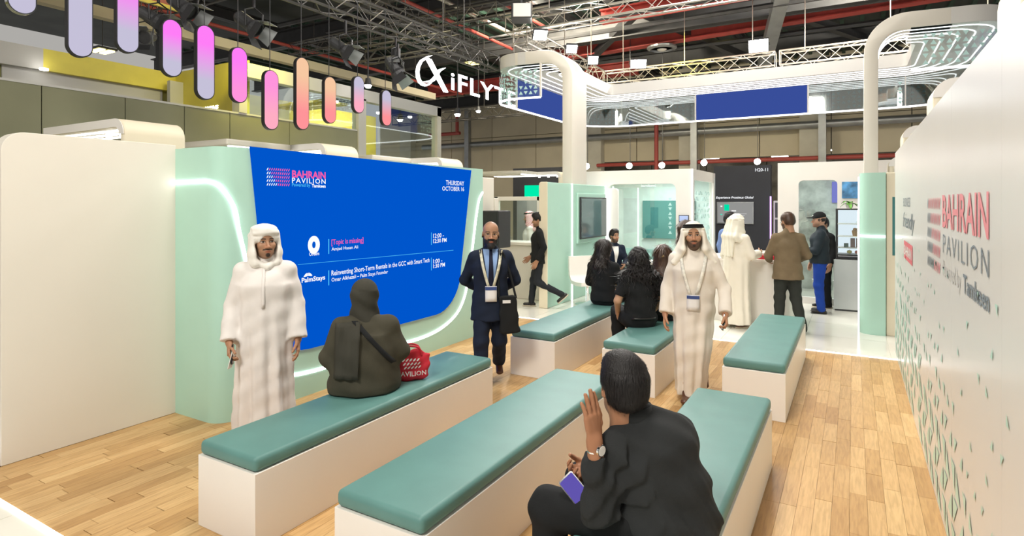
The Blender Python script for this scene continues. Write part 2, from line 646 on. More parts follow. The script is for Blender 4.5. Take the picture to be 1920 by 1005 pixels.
M['dark'] = mat('dark_steel', (0.06, 0.06, 0.064), 0.5, 0.4, var=0.15)
M['roof'] = mat('roof_sheet', (0.04, 0.046, 0.044), 0.7, var=0.4, vscale=0.7)
M['roofgreen'] = mat('roof_green', (0.035, 0.075, 0.055), 0.7, var=0.3)
M['alu'] = mat('truss_aluminium', (0.62, 0.58, 0.52), 0.35, 0.75)
M['trussdark'] = mat('truss_dark', (0.11, 0.105, 0.10), 0.4, 0.6)
M['trussyellow'] = mat('truss_yellow', (0.75, 0.62, 0.12), 0.4, 0.3)
M['steel'] = mat('galvanised_steel', (0.34, 0.35, 0.36), 0.4, 0.7, var=0.1)
M['red'] = mat('red_steel', (0.46, 0.06, 0.05), 0.5, var=0.15)
M['redpipe'] = mat('red_pipe', (0.42, 0.07, 0.06), 0.45)
M['brownred'] = mat('rust_duct', (0.42, 0.12, 0.075), 0.55, var=0.15)
M['olive'] = mat('olive_panel', (0.235, 0.235, 0.15), 0.38, var=0.12, vscale=0.8)
M['olive_dark'] = mat('olive_board', (0.30, 0.29, 0.10), 0.5, var=0.1)
M['yellow'] = mat('yellow_panel', (0.72, 0.62, 0.10), 0.5, var=0.06)
M['greyframe'] = mat('grey_frame', (0.52, 0.51, 0.49), 0.5)
M['concrete'] = mat('concrete_panel', (0.64, 0.57, 0.43), 0.8, var=0.08, vscale=0.6)
M['post_concrete'] = mat('concrete_post', (0.60, 0.57, 0.49), 0.8, var=0.05)  # greyer concrete of the pilasters and the booth post
M['bay'] = mat('loading_bay', (0.10, 0.09, 0.07), 0.8, var=0.3)
M['chrome'] = mat('polished_chrome', (0.85, 0.85, 0.86), 0.08, 1.0)
M['foil'] = mat('foil_duct', (0.7, 0.7, 0.72), 0.25, 1.0, bump=1.0, bscale=14)
M['counter_grey'] = mat('grey_counter', (0.50, 0.53, 0.53), 0.35, var=0.12, vscale=1.2)
M['mirror_scr'] = mat('dark_screen', (0.10, 0.135, 0.145), 0.06, spec=0.8)
M['tealdk'] = mat('teal_glass_board', (0.05, 0.20, 0.20), 0.2)

# ================================================================== floor
floor = thing('floor', None, None, (0, 0, 0), kind='structure')
MB().box(-5.42, 0.58, 1.6, 8.45, -0.10, -0.012).build('floor_base', M['slab'], floor)


def pixel(x, y, z):
    d = x * -math.sin(YAW) + y * math.cos(YAW); s = x * math.cos(YAW) + y * math.sin(YAW)
    return (960 + 1100 * s / d, 380 - 1100 * (z - 1.9) / d, d)


BEN = [(-3.34, -2.82, 2.06, 4.50), (-2.19, -1.645, 2.04, 4.50), (-1.035, -0.505, 2.10, 4.58),
       (-3.29, -2.745, 5.62, 8.02), (-2.21, -1.665, 5.62, 8.05), (-1.03, -0.505, 5.56, 8.02)]
rows = 60
pw = 5.76 / rows
cells = []
rng = random.Random(3)
for i in range(rows):
    y = 1.6 - rng.random() * 0.5
    while y < 8.45:
        L = rng.uniform(0.40, 0.66)
        a, b = max(1.6, y), min(8.45, y + L)
        if b - a > 0.03: cells.append((-5.3 + i * pw, a, b))
        y += L
score = []
for n, (x, a, b) in enumerate(cells):
    cx, cy = x + pw / 2, (a + b) / 2
    px, py, d = pixel(cx, cy, 0)
    hid = any(q[0] < cx < q[1] and q[2] < cy < q[3] for q in BEN)
    score.append((1 if (hid or d < 0.8 or not (-20 < px < 1940 and py < 1030)) else 0, -(b - a) * pw / (max(d, .1) ** 3), n))
score.sort()
single = set(n for _, _, n in score[:298])
rest = MB()
pm = {}
g = 0.0007
for n, (x, a, b) in enumerate(cells):
    if n in single:
        L = round(b - a, 2)
        o = pm.get(L)
        if o is None:
            o = MB().box(g, pw - g, g, L - g, -0.012, 0.0).build('plank', M['plank'], floor)
            pm[L] = o
        else:
            o = o.copy(); COL.objects.link(o)
        o.location = (x, a, 0)
    else:
        rest.box(x + g, x + pw - g, a + g, b - g, -0.012, 0.0)
tag(rest.build('plank_field', M['plank'], floor), kind='stuff')

tfloor = thing('floor', None, None, (0, 0, 0), kind='structure')
sl = MB()
sl.box(-24, 9, 8.48, 28, -0.10, -0.006)
sl.box(-24, 9, -4, 1.57, -0.10, -0.006)
sl.box(-24, -5.42, 1.57, 8.48, -0.10, -0.006)
sl.box(0.58, 9, 1.57, 8.48, -0.10, -0.006)
sl.build('floor_base', M['tile'], tfloor)
t0 = None
for i in range(9):
    for j in range(6):
        if t0 is None: t0 = MB().box(0.002, 0.998, 0.002, 0.998, -0.006, 0.0).build('tile', M['tile'], tfloor); o = t0
        else: o = t0.copy(); COL.objects.link(o)
        o.location = (-6.6 + i, 8.48 + j, 0)
for i in range(5):
    o = t0.copy(); COL.objects.link(o); o.location = (-6.42 + i, 0.57, 0)

for n, (y, x0, x1) in enumerate(((1.585, -6.4, 0.46), (8.465, -5.3, 0.46))):
    o = MB().box(x0, x1, y - 0.015, y + 0.015, -0.005, 0.006).build('trim_%d' % (n + 1), M['led'])
    tag(o, 'white light strip edging the wooden floor', 'trim', kind='structure')

# ================================================================== walls of the stand
o = MB().prism(rrect(1.80, 3.06, 0.0, 2.42, 0.14, 8, (0, 0, 0, 1)), lambda a, b, t: (t, a, b), -5.44, -5.3).build('wall_left', M['cream'], bevel=0.004)
tag(o, 'plain cream partition wall with a rounded top corner beside the mint panel', 'wall', kind='structure')
o = MB().box(-5.44, -5.3, 7.14, 8.5, 0, 2.32).box(-5.62, -5.28, 8.5, 8.62, 0, 1.98).build('wall_rear', M['cream'], bevel=0.01)
tag(o, 'cream partition wall past the far end of the blue screen', 'wall', kind='structure')

wr = thing('wall_right', 'long white printed wall with red and grey lettering', 'wall', (0, 0, 0), kind='structure')
ye = [8.92, 7.7, 6.45, 5.2, 3.95, 2.7, 1.45, 0.2, -0.6]
for a, b in zip(ye[1:], ye[:-1]):
    MB().box(0.46, 0.58, a + 0.0008, b - 0.0008, 0.0, 2.53).build('panel', M['print_white'], wr)
WX = 0.457


def wall3(y0, z0):
    return lambda a, b, t: (WX - t, y0 - a, z0 + b)


letters('lettering', 'BAHRAIN', M['pink_print'], wr, wall3(4.30, 1.755), width=1.38, height=0.19, bold=0.018)
letters('lettering', 'PAVILION', M['slate_print'], wr, wall3(4.28, 1.605), width=1.36, height=0.11, space=1.25, bold=-0.012)
letters('lettering', 'Powered by', M['pale_print'], wr, wall3(4.28, 1.44), width=0.66, height=0.125)
letters('lettering', 'Tamkeen', M['slate_print'], wr, wall3(3.54, 1.468), width=0.63, height=0.09, bold=0.02)


def dashes(nr, nc, w, h, cnt, mA, mB, parent, to3):
    for part in (0, 1):
        mb = MB()
        for r in range(nr):
            for c in range(nc):
                if (c < cnt[r]) != (part == 0): continue
                x = (c + 0.5) * w / nc; y = h - (r + 0.5) * h / nr
                e = []
                for k in range(10):
                    t = 2 * PI * k / 10
                    p, q = 0.46 * w / nc * math.cos(t) * 0.50, 0.40 * h / nr * math.sin(t)
                    e.append((x + p + 0.75 * q * (w / nc) / (h / nr), y + q))
                mb.add([to3(a, b, 0.0) for a, b in e], [tuple(range(10))])
        mb.build('emblem', mA if part == 0 else mB, parent, fix=False)


dashes(5, 11, 0.72, 0.50, (1, 3, 4, 5, 6), M['slate_print'], M['pink_print'], wr, wall3(5.12, 1.445))
letters('lettering', 'BUSINESS', M['slate_print'], wr, wall3(7.45, 1.86), width=0.85, height=0.09)
letters('lettering', 'friendly', M['slate_print'], wr, wall3(7.50, 1.60), width=1.35, height=0.2, shear=0.35)
MB().add([wall3(7.35, 1.33)(a, b, 0) for a, b in ((0, 0), (1.0, 0), (1.0, 0.18), (0, 0.18))], [(0, 1, 2, 3)]).build('red_plate', M['red_print'], wr, fix=False)
letters('lettering', 'BAHRAIN', M['white'], wr, lambda a, b, t: (WX - 0.002, 7.27 - a, 1.37 + b), width=0.84, height=0.1, bold=0.02)
# teal triangles printed along the foot of the wall
tri = MB(); rng = random.Random(5)
for i in range(46):
    for j in range(9):
        z = 0.10 + j * 0.175; y = 8.70 - i * 0.185 + 0.09 * (j % 2)
        f = 1 - z / (0.24 + 0.62 * max(0, min(1, (y - 2.6) / 3.2)) + 0.12 * math.sin(y * 1.9))
        if f > 0.12: pr, r = 0.95, 0.075
        elif f > -0.45: pr, r = 0.72, 0.050 + 0.04 * f
        else: pr, r = 0.42, 0.024
        if rng.random() > pr: continue
        up = 1 if (i + j) % 2 else -1
        tri.add([(WX, y + r, z - up * r * 0.95), (WX, y - r, z - up * r * 0.95), (WX, y + r * (0.9 if (i % 2) else -0.9), z + up * r * 0.95)], [(0, 1, 2)])
tag(tri.build('triangle_print', M['teal_print'], wr, fix=False), kind='stuff')

# ================================================================== media wall and its blue screen
mw = thing('media_wall', 'pale mint panel wall with a glowing white outline around the blue screen', 'panel', (-4.97, 5.1, 0))
pl = [(-5.3, 3.055), (-5.3, 7.15), (-4.65, 7.15)]
for k in range(9):
    a = -PI / 2 * k / 8
    pl.append((-4.83 + 0.18 * math.cos(a), 3.235 + 0.18 * math.sin(a)))
pl = [(x + 4.97, y - 5.1) for x, y in pl]
o = MB().prism(pl, lambda a, b, t: (a, b, t), 0.0, 2.385).build('body', M['mint'], mw)
sharp(o, 0.5)


def smoothpath(P, n=6):
    """Catmull-Rom through the points"""
    P = [Vector(p) for p in P]
    out = []
    for i in range(len(P) - 1):
        a, b, c, d = P[max(i - 1, 0)], P[i], P[i + 1], P[min(i + 2, len(P) - 1)]
        for k in range(n):
            t = k / n
            out.append(0.5 * ((2 * b) + (c - a) * t + (2 * a - 5 * b + 4 * c - d) * t * t + (3 * b - a - 3 * c + d) * t ** 3))
    out.append(P[-1])
    return out


X0 = -4.647
lp = [(-5.29, 3.052, 2.08), (-4.95, 3.052, 2.085), (-4.80, 3.056, 2.08), (-4.70, 3.10, 2.03), (X0, 3.19, 1.86), (X0, 3.235, 1.66), (X0, 3.30, 1.40), (X0, 3.40, 0.95),
      (X0, 3.50, 0.55), (X0, 3.60, 0.36), (X0, 3.76, 0.26), (X0, 4.0, 0.228), (X0, 4.4, 0.22), (X0, 5.4, 0.217), (X0, 5.85, 0.222), (X0, 6.2, 0.275),
      (X0, 6.5, 0.40), (X0, 6.68, 0.60), (X0, 6.78, 0.87), (X0, 6.87, 1.23), (X0, 6.96, 1.65), (X0, 7.04, 1.93), (X0, 7.14, 2.05)]
lp = [(p.x + 4.97, p.y - 5.1, p.z) for p in smoothpath(lp, 4)]
MB().tube(lp, 0.016, 6).build('light_strip', M['led'], mw, smooth=True)

scr = thing('led_screen', 'large bright blue video wall listing the day\'s talks in white and pink', 'screen', (-4.645, 5.1, 0))


def arc2(cx, cy, r, a0, a1, n):
    return [(cx + r * math.cos(a0 + (a1 - a0) * k / n), cy + r * math.sin(a0 + (a1 - a0) * k / n)) for k in range(n + 1)]


so = [(3.34, 2.4), (3.50, 0.98)] + arc2(3.99, 0.95, 0.49, PI, 1.5 * PI, 8) + arc2(6.02, 1.02, 0.56, -PI / 2, -0.02, 9) + [(6.83, 2.355)]
so = [(y - 5.1, z) for y, z in so]
MB().prism(so, lambda a, b, t: (t, a, b), -0.004, 0.012).build('panel', M['blue'], scr)


def scr3(y, z):
    return lambda a, b, t: (0.0145, y - 5.1 + a, z + b)


def sp(px, py):
    """point of the screen plane seen at that place in the photograph"""
    t = (px - 960) / 1100.0
    fx, fy, rx, ry = -math.sin(YAW), math.cos(YAW), math.cos(YAW), math.sin(YAW)
    d = -4.65 / (fx + rx * t)
    return (fy + ry * t) * d, 1.9 + (380 - py) / 1100.0 * d


def scr_text(s, m, x0, x1, yt, yb, bold=0.0, **k):
    """x range along the base line, cap top and base line at the left end"""
    a, z0 = sp(x0, yb); b, _ = sp(x1, yb); _, z1 = sp(x0, yt)
    letters('lettering', s, m, scr, scr3(a, z0), width=b - a, height=abs(z1 - z0), bold=bold, **k)


scr_text('BAHRAIN', M['scr_pink'], 545, 608, 319, 333, 0.03)
scr_text('PAVILION', M['scr_white'], 545, 608, 333, 343, 0.012, space=1.2)
scr_text('Powered by', M['scr_cyan'], 545, 579, 343, 351.5, 0.01)
scr_text('Tamkeen', M['scr_white'], 582, 608, 345, 351.5, 0.035)
a0, zb = sp(497, 349); a1, zt = sp(541, 316)
dashes(5, 11, a1 - a0, zt - zb, (1, 2, 3, 4, 5), M['scr_white'], M['scr_pink'], scr, scr3(a0, zb))
scr_text('THURSDAY', M['scr_white'], 834, 868, 338, 347, 0.012)
scr_text('OCTOBER 16', M['scr_white'], 827, 868, 349, 357.5, 0.012)
scr_text('[Topic is missing]', M['scr_pink'], 619, 679, 449, 462, 0.012)
scr_text('Amjad Hasan Ali', M['scr_white'], 619, 669, 464, 472, 0.01)
scr_text('12:00 -', M['scr_white'], 810, 830, 438, 446.5, 0.014)
scr_text('12:30 PM', M['scr_white'], 810, 835, 448, 456, 0.014)
scr_text('1:00 -', M['scr_white'], 810, 827, 486, 494, 0.014)
scr_text('1:30 PM', M['scr_white'], 810, 832, 495, 503, 0.014)
scr_text('Reinventing Short-Term Rentals in the GCC with Smart Tech', M['scr_white'], 619, 803, 507, 520, 0.012)
scr_text('Omar Alkhazali – Palm Stays Founder', M['scr_white'], 619, 725, 521, 530.5, 0.01)
scr_text('Oreem', M['scr_white'], 577, 596, 473, 480, 0.02)
scr_text('PalmStays', M['scr_white'], 563, 607, 521, 533, 0.025)
mb = MB()
for x, t, b in ((613, 448, 476), (613, 507, 535), (806, 436, 459), (806, 483, 507)):
    y, z1 = sp(x, t); _, z0 = sp(x, b)
    f = scr3(y, 0); mb.add([f(0, z0, 0), f(0.012, z0, 0), f(0.012, z1, 0), f(0, z1, 0)], [(0, 1, 2, 3)])
mb.build('divider', M['scr_cyan'], scr, fix=False)
y0, za = sp(556, 496); y1, zb = sp(848, 469)
f = scr3(0, 0)
MB().add([f(y0, za - .002, 0), f(y1, zb - 0.003, 0), f(y1, zb + 0.003, 0), f(y0, za + 0.002, 0)], [(0, 1, 2, 3)]).build('divider', M['scr_cyan'], scr, fix=False)
# ring emblem and palm emblem
y, z = sp(586, 459); f = scr3(y, z); mb = MB()
A = [f(0.075 * math.cos(2 * PI * k / 24), 0.09 * math.sin(2 * PI * k / 24), 0) for k in range(25)]
B = [f(0.022 * math.cos(2 * PI * k / 24), 0.034 * math.sin(2 * PI * k / 24), 0) for k in range(25)]
mb.strip(A, B)
mb.build('emblem', M['scr_white'], scr, fix=False); mb = MB()
y, z = sp(575, 517); f = scr3(y, z)
for k in range(5):
    t = PI * (0.05 + 0.225 * k); c, s_ = math.cos(t), math.sin(t)
    mb.add([f(0, 0, 0), f(0.04 * c - 0.012 * s_, 0.03 * s_ + 0.012 * c, 0), f(0.055 * c, 0.035 * s_ - .008, 0), f(0.04 * c + 0.012 * s_, 0.03 * s_ - 0.012 * c, 0)], [(0, 1, 2, 3)])
mb.build('emblem', M['scr_white'], scr, fix=False)

# ================================================================== benches
BL = ['teal topped white bench where the woman in olive sits, beside the screen',
      'long white bench with empty teal cushion, between the olive woman and the raised hand',
      'teal cushioned white bench carrying the man in black who raises a hand',
      'white bench with teal cushion past the bald man, one woman on its far end',
      'white bench with teal cushion shared by two women with long hair',
      'empty teal cushioned bench between the walking man in white and the printed wall']
for (x0, x1, y0, y1), lab in zip(BEN, BL):
    t = thing('bench', lab, 'bench', ((x0 + x1) / 2, (y0 + y1) / 2, 0), group='white benches with teal cushions')
    w, l = (x1 - x0) / 2, (y1 - y0) / 2
    MB().box(-w, w, -l, l, 0, 0.415).build('base', M['bench'], t, bevel=0.003)
    o = MB().box(-w + 0.004, w - 0.004, -l + 0.004, l - 0.004, 0.416, 0.50).build('cushion', M['teal'], t, bevel=0.028, seg=4)
    sharp(o, 0.9)


# ================================================================== big white ring canopy over the lounge
XL, XR, YB = -6.6, 2.1, 15.6
YF = lambda x: 10.3 + (x - XL) * 1.2 / (XR - XL)
ZS, ZT, ZB = 4.70, 4.96, 4.02


def ring(t, r=None, n=7):
    """open outline inset by t: front end by the first column, round to the second column"""
    rb = max(0.10, 1.25 - t)
    rf = max(0.10, 0.62 - 0.4 * t)
    xl, xr, yb = XL + t, XR - t, YB - t
    pts = [(-5.42, YF(-5.42) + t)]
    sl = math.atan(1.2 / (XR - XL))
    for r, cx, cy, a0, a1 in ((rf, xl + rf, YF(xl + rf) + t + rf, -PI / 2 + sl, -PI), (rb, xl + rb, yb - rb, PI, PI / 2), (rb, xr - rb, yb - rb, PI / 2, 0), (rf, xr - rf, YF(xr - rf) + t + rf, 0, -PI / 2 + sl)):
        for k in range(n + 1):
            a = a0 + (a1 - a0) * k / n
            pts.append((cx + r * math.cos(a), cy + r * math.sin(a)))
    pts.append((0.80, YF(0.80) + t))
    return pts


rc = thing('ring_canopy', 'huge white rounded ring canopy on two curved posts with light lines and blue panels', 'canopy', (0, 0, 0))
po, pi_ = ring(0.0), ring(1.15)
n = len(po)
mb = MB()
vs = [(x, y, ZS) for x, y in po] + [(x, y, ZS) for x, y in pi_] + [(x, y, ZT) for x, y in po] + [(x, y, ZT) for x, y in pi_]
fs = []
for i in range(n - 1):
    fs += [(i, i + 1, n + i + 1, n + i), (2 * n + i, 3 * n + i, 3 * n + i + 1, 2 * n + i + 1), (i, 2 * n + i, 2 * n + i + 1, i + 1), (n + i, n + i + 1, 3 * n + i + 1, 3 * n + i)]
fs += [(0, n, 3 * n, 2 * n), (n - 1, 3 * n - 1, 4 * n - 1, 2 * n - 1)]
mb.add(vs, fs)
sharp(mb.build('roof', M['canopy_white'], rc), 0.5)
for t in (0.14, 0.36, 0.58, 0.80, 1.02):
    P = ring(t)
    MB().tube([(x, y, ZS - 0.003) for x, y in P], 0.011, 5).build('light_strip', M['led_soft'], rc)


def arch(x0, sgn, yf, depth, w=0.2, R=0.62, xe=1.2):
    """post that bends outwards into the roof band"""
    out, inn = [], []
    r2 = R - 0.24
    cx = x0 + sgn * R
    for k in range(11):
        a = PI / 2 * k / 10
        out.append((cx - sgn * R * math.cos(a), ZT - R + R * math.sin(a)))
    cx2 = x0 + sgn * (w + r2)
    for k in range(11):
        a = PI / 2 * k / 10
        inn.append((cx2 - sgn * r2 * math.cos(a), ZS - r2 + r2 * math.sin(a)))
    poly = [(x0, 0)] + out + [(x0 + sgn * xe, ZT), (x0 + sgn * xe, ZS)] + inn[::-1] + [(x0 + sgn * w, 0)]
    mb = MB()
    mb.prism(poly, lambda a, b, t: (a, t + (a - x0) * 1.2 / (XR - XL), b), yf, yf + depth)
    return mb, inn


for x0, sg, dp in ((-4.77, -1, 0.72), (0.15, 1, 0.50)):
    mb, inn = arch(x0, sg, YF(x0) - 0.004, dp)
    sharp(mb.build('post', M['cream'], rc, bevel=0.008), 0.5)
    for q in (0.14, 0.36, 0.58):
        P = [(x + sg * 0.004, YF(x) + q, z) for x, z in inn] + [(x0 + sg * 1.2, YF(x0 + sg * 1.2) + q, ZS - 0.004)]
        MB().tube(P, 0.010, 5).build('light_strip', M['led_soft'], rc)


def seg_wall(P, z0, z1, th, m, name):
    """standing panel along the plan polyline P"""
    A = [(x, y, z0) for x, y in P]; B = [(x, y, z1) for x, y in P]
    N = []
    for i in range(len(P)):
        a = Vector(P[max(0, i - 1)]); b = Vector(P[min(len(P) - 1, i + 1)]); d = (b - a).normalized(); N.append((-d.y * th, d.x * th))
    A2 = [(p[0] + q[0], p[1] + q[1], p[2]) for p, q in zip(A, N)]; B2 = [(p[0] + q[0], p[1] + q[1], p[2]) for p, q in zip(B, N)]
    mb = MB(); k = len(P)
    mb.strip(A, B).strip(B2, A2).strip(A2, A).strip(B, B2)
    mb.add([A[0], B[0], B2[0], A2[0]], [(0, 1, 2, 3)]); mb.add([A[-1], B[-1], B2[-1], A2[-1]], [(3, 2, 1, 0)])
    o = mb.build(name, m, rc)
    return sharp(o, 0.6) if k > 2 else o


def glass_tris(P, z0, z1, parent, m, s=0.09, seed=1, dens=0.9, off=0.012, to=None):
    """small triangles printed on the glass along plan polyline P"""
    rg = random.Random(seed); mb = MB()
    D = [0]
    for a, b in zip(P, P[1:]): D.append(D[-1] + math.dist(a, b))

    def at(u):
        for i in range(len(P) - 1):
            if u <= D[i + 1] or i == len(P) - 2:
                f = (u - D[i]) / (D[i + 1] - D[i]); a, b = P[i], P[i + 1]
                dx, dy = (b[0] - a[0]) / (D[i + 1] - D[i]), (b[1] - a[1]) / (D[i + 1] - D[i])
                return a[0] + (b[0] - a[0]) * f + dy * off, a[1] + (b[1] - a[1]) * f - dx * off
    u = s
    i = 0
    while u < D[-1] - s:
        z = z0 + s * 0.7; j = 0
        while z < z1 - s * 0.5:
            if rg.random() < dens:
                r = s * 0.40; up = 1 if (i + j) % 2 else -1
                q = [(u - r, z - up * r * 0.8), (u + r, z - up * r * 0.8), (u, z + up * r * 0.9)]
                mb.add([(*at(max(0, min(D[-1], a))), b) for a, b in q], [(0, 1, 2)])
            z += s * 1.0; j += 1
        u += s * 1.0; i += 1
    o = mb.build('triangle_print', m, parent, fix=False)
    return tag(o, kind='stuff')


def cut(i0, i1): return ring(0.0)[i0:i1]


N7 = 8
full = ring(0.0)
cFL = full[1:1 + N7]; cBL = full[1 + N7:1 + 2 * N7]; cBR = full[1 + 2 * N7:1 + 3 * N7]; cFR = full[1 + 3 * N7:1 + 4 * N7]
Y1 = cFL[-1][1]
segs = [('glass', [(-5.42, YF(-5.42))] + cFL + [(XL, 11.55)]), ('blue', [(XL, 11.55), (XL, 14.0)]), ('glass', [(XL, 14.0)] + cBL + [(-5.55, YB)]),
        ('glass', [(-5.55, YB), (-3.55, YB)]), ('blue', [(-3.55, YB), (-0.93, YB)]), ('glass', [(-0.93, YB), (1.0, YB)]), ('glass', [(1.0, YB)] + cBR),
        ('blue', [cBR[-1], cFR[0]]), ('glass', cFR + [(0.80, YF(0.80))])]
for i, (k, P) in enumerate(segs):
    if k == 'blue':
        seg_wall(P, ZB, ZS, 0.03, M['panel_blue'], 'blue_panel')
    else:
        seg_wall(P, ZB, ZS, 0.012, M['glass_mirror'] if i not in (0, 8) else M['glass'], 'glass_panel')
        glass_tris(P, ZB + 0.03, ZS - 0.03, rc, M['mint_print'], 0.105, i, 0.92, -0.02)
    x, y = P[0]
    MB().bar((x, y, ZB), (x, y, ZS), 0.035).build('post_trim', M['white'], rc)
MB().tube([(x, y, ZB) for x, y in [(-5.42, YF(-5.42))] + full[1:-1] + [(0.8, YF(0.8))]], 0.022, 6).build('light_edge', M['led_soft'], rc)

# ================================================================== small bent canopies behind both long walls


def bent(name, label, x0, sg, y0, dep, L, zt=2.72, gap=None, grp='small bent canopies behind the walls'):
    t = thing(name, label, 'canopy', (x0, y0, 0), group=grp)
    th, R = 0.085, 0.16
    out = [(0, 0)] + [(sg * (R - R * math.cos(PI / 2 * k / 6)), zt - R + R * math.sin(PI / 2 * k / 6)) for k in range(7)] + [(sg * L, zt)]
    r2 = R - th
    inn = [(sg * L, zt - th)] + [(sg * (th + r2 - r2 * math.cos(PI / 2 * k / 6)), zt - th - r2 + r2 * math.sin(PI / 2 * k / 6)) for k in range(6, -1, -1)] + [(sg * th, 0)]
    o = MB().prism(out + inn, lambda a, b, q: (a, q, b), 0, dep).build('shell', M['beige'], t, bevel=0.03, seg=3)
    sharp(o, 0.7)
    fr = MB()
    face = out[1:] + inn[:-1]
    fr.prism([(a, b) for a, b in face], lambda a, b, q: (a, q, b), -0.008, -0.002)
    fr.build('front_trim', M['white'], t)
    for k in range(3):
        q = dep * (0.22 + 0.28 * k)
        MB().bar((sg * 0.12, q, zt - th - 0.006), (sg * (L - 0.02), q, zt - th - 0.006), 0.02).build('light_strip', M['led'], t)
    for k in range(3):
        MB().lathe([(0.03, -0.06), (0.03, 0)], 8, (sg * (0.2 + 0.28 * k), dep * 0.36, zt - th)).build('down_lamp', M['bulb'], t)
    if gap:
        mb = MB()
        mb.box(sg * 0.7, sg * L, -gap, 0.0, zt - th, zt)
        mb.build('link_band', M['cream'], t, bevel=0.02)
        MB().bar((sg * 0.74, -gap + 0.05, zt - th - 0.004), (sg * 0.74, -0.03, zt - th - 0.004), 0.03).build('light_strip', M['led'], t)
    return t


bent('light_canopy', 'cream bent canopy with lit underside above the plain cream wall', -6.2, -1, 3.07, 0.62, 1.7, 2.74)
bent('light_canopy', 'cream bent canopy peeking over the upper middle of the blue screen', -6.2, -1, 5.63, 0.62, 1.7, 2.72, 1.0)
bent('light_canopy', 'cream bent canopy over the far corner of the blue screen', -6.2, -1, 8.25, 0.64, 1.7, 2.70, 1.0)
bent('light_canopy', 'white bent canopy with light strips under the black hanging sign', -6.75, -1, 14.2, 0.6, 2.2, 2.74, 0.9)
bent('light_canopy', 'white bent canopy between the curved post and the tall glass pod', -6.4, -1, 17.0, 0.6, 1.5, 2.65)
o = MB().box(-8.4, -6.9, 0.6, 2.0, 2.60, 2.70).build('light_band', M['cream'], bevel=0.03)
tag(o, 'cream canopy band with glowing underside beyond the plain wall end', 'canopy')
for k in range(3):
    MB().box(-8.3, -6.95, 0.9 + 0.3 * k, 0.94 + 0.3 * k, 2.585, 2.60).build('light_strip', M['led'], o)
MB().lathe([(0.05, 2.70), (0.05, 2.78)], 10, (-6.98, 1.75, 0)).build('down_lamp', M['bulb'], o)
MB().lathe([(0.04, 2.70), (0.04, 2.75)], 10, (-7.05, 2.0, 0)).build('down_lamp', M['bulb'], o)
for y, lab in ((3.15, 'beige bent canopy edge highest above the printed white wall'), (6.30, 'beige bent canopy second in the stepped row above the printed wall'),
               (9.95, 'beige bent canopy third in the stepped row above the printed wall'), (11.5, 'smallest beige bent canopy at the far end of the printed wall')):
    bent('light_canopy', lab, 0.60 if y < 10 else 0.50, 1, y, 0.5, 1.4, 2.98 if y < 10 else 2.66)

# ================================================================== mint wall with the black monitor, at the foot of the first post
gw = thing('mint_partition', 'mint partition with two vertical light strips around a black monitor', 'partition', (-4.74, 11.0, 0))
MB().box(-0.16, 0, -1.58, 1.28, 0, 2.27).build('body', M['mint'], gw, bevel=0.015)
o = MB().prism(rrect(-0.17, 0.003, 0, 2.275, 0.05, 6, (0, 0, 0, 1)), lambda a, b, t: (a, t, b), -1.60, -1.58).build('end_panel', M['beige'], gw, bevel=0.01)
for y in (-0.53, 1.26): MB().box(-0.01, 0.012, y - 0.018, y + 0.018, 0.0, 2.27).build('light_strip', M['led'], gw)
MB().box(0, 0.035, -0.33, 1.20, 1.09, 2.09).build('monitor_frame', M['mint'], gw, bevel=0.01)
mo = thing('monitor', 'black wall monitor reflecting the hall on the mint partition', 'monitor', (-4.70, 11.44, 1.60))
MB().box(0.0, 0.03, -0.70, 0.70, -0.43, 0.41).build('bezel', M['black'], mo, bevel=0.006)
MB().box(0.028, 0.034, -0.67, 0.67, -0.40, 0.38).build('panel', M['mirror_scr'], mo)
pk = MB().prism(rrect(-0.15, 0.15, 0, 2.22, 0.08, 5, (0, 0, 1, 1)), lambda a, b, t: (-4.62 + a, 12.31 + t, b), 0, 0.08).build('white_fin', M['white'], bevel=0.01)
tag(pk, 'narrow white fin wall at the end of the mint partition', 'partition')

# service window with its white counter, behind the bald man
wu = thing('service_window', 'cream framed window kiosk with white counter front behind the man in black', 'kiosk', (-5.75, 10.1, 0))
MB().box(-0.55, 0.50, 0, 0.5, 0, 1.06).build('counter', M['cream'], wu, bevel=0.02)
MB().box(-0.58, 0.53, -0.05, 0.5, 1.06, 1.12).build('sill', M['cream'], wu, bevel=0.01)
for x0, x1, z0, z1 in ((-0.55, -0.47, 1.12, 2.02), (0.42, 0.50, 1.12, 2.02), (-0.55, 0.50, 1.94, 2.02)):
    MB().box(x0, x1, 0.02, 0.12, z0, z1).build('frame', M['cream'], wu, bevel=0.006)
MB().box(-0.47, 0.42, 0.06, 0.068, 1.12, 1.94).build('pane', M['glass'], wu)
MB().box(-0.9, 0.50, 1.6, 1.65, 0.0, 1.9).build('back_board', mat('pale_blue_board', (0.50, 0.76, 0.80), 0.4), wu)
area('kiosk_fill', (-5.75, 11.0, 2.6), (-5.75, 11.0, 0), 0.4, 22, (0.95, 1, 1))  # added fill light, brightens the kiosk interior
MB().box(-0.9, -0.35, 1.55, 1.60, 0.9, 1.95).build('grey_board', M['steel'], wu)
glass_tris([(-0.46, 0.05), (-0.12, 0.05)], 1.14, 1.9, wu, M['mint_print'], 0.085, 12, 0.8, 0.005)
sk = thing('loudspeaker', 'black box loudspeaker standing behind the bald man', 'speaker', (-5.08, 8.22, 0))
MB().box(-0.16, 0.16, -0.2, 0.2, 1.16, 1.77).build('cabinet', M['black'], sk, bevel=0.02)
MB().box(-0.13, 0.13, -0.206, -0.2, 1.2, 1.73).build('grille', mat('speaker_grille', (0.03, 0.03, 0.03), 0.8, bump=0.6, bscale=300), sk)
MB().tube([(0, 0, 0.04), (0, 0, 1.16)], 0.02, 8).build('pole', M['black'], sk)
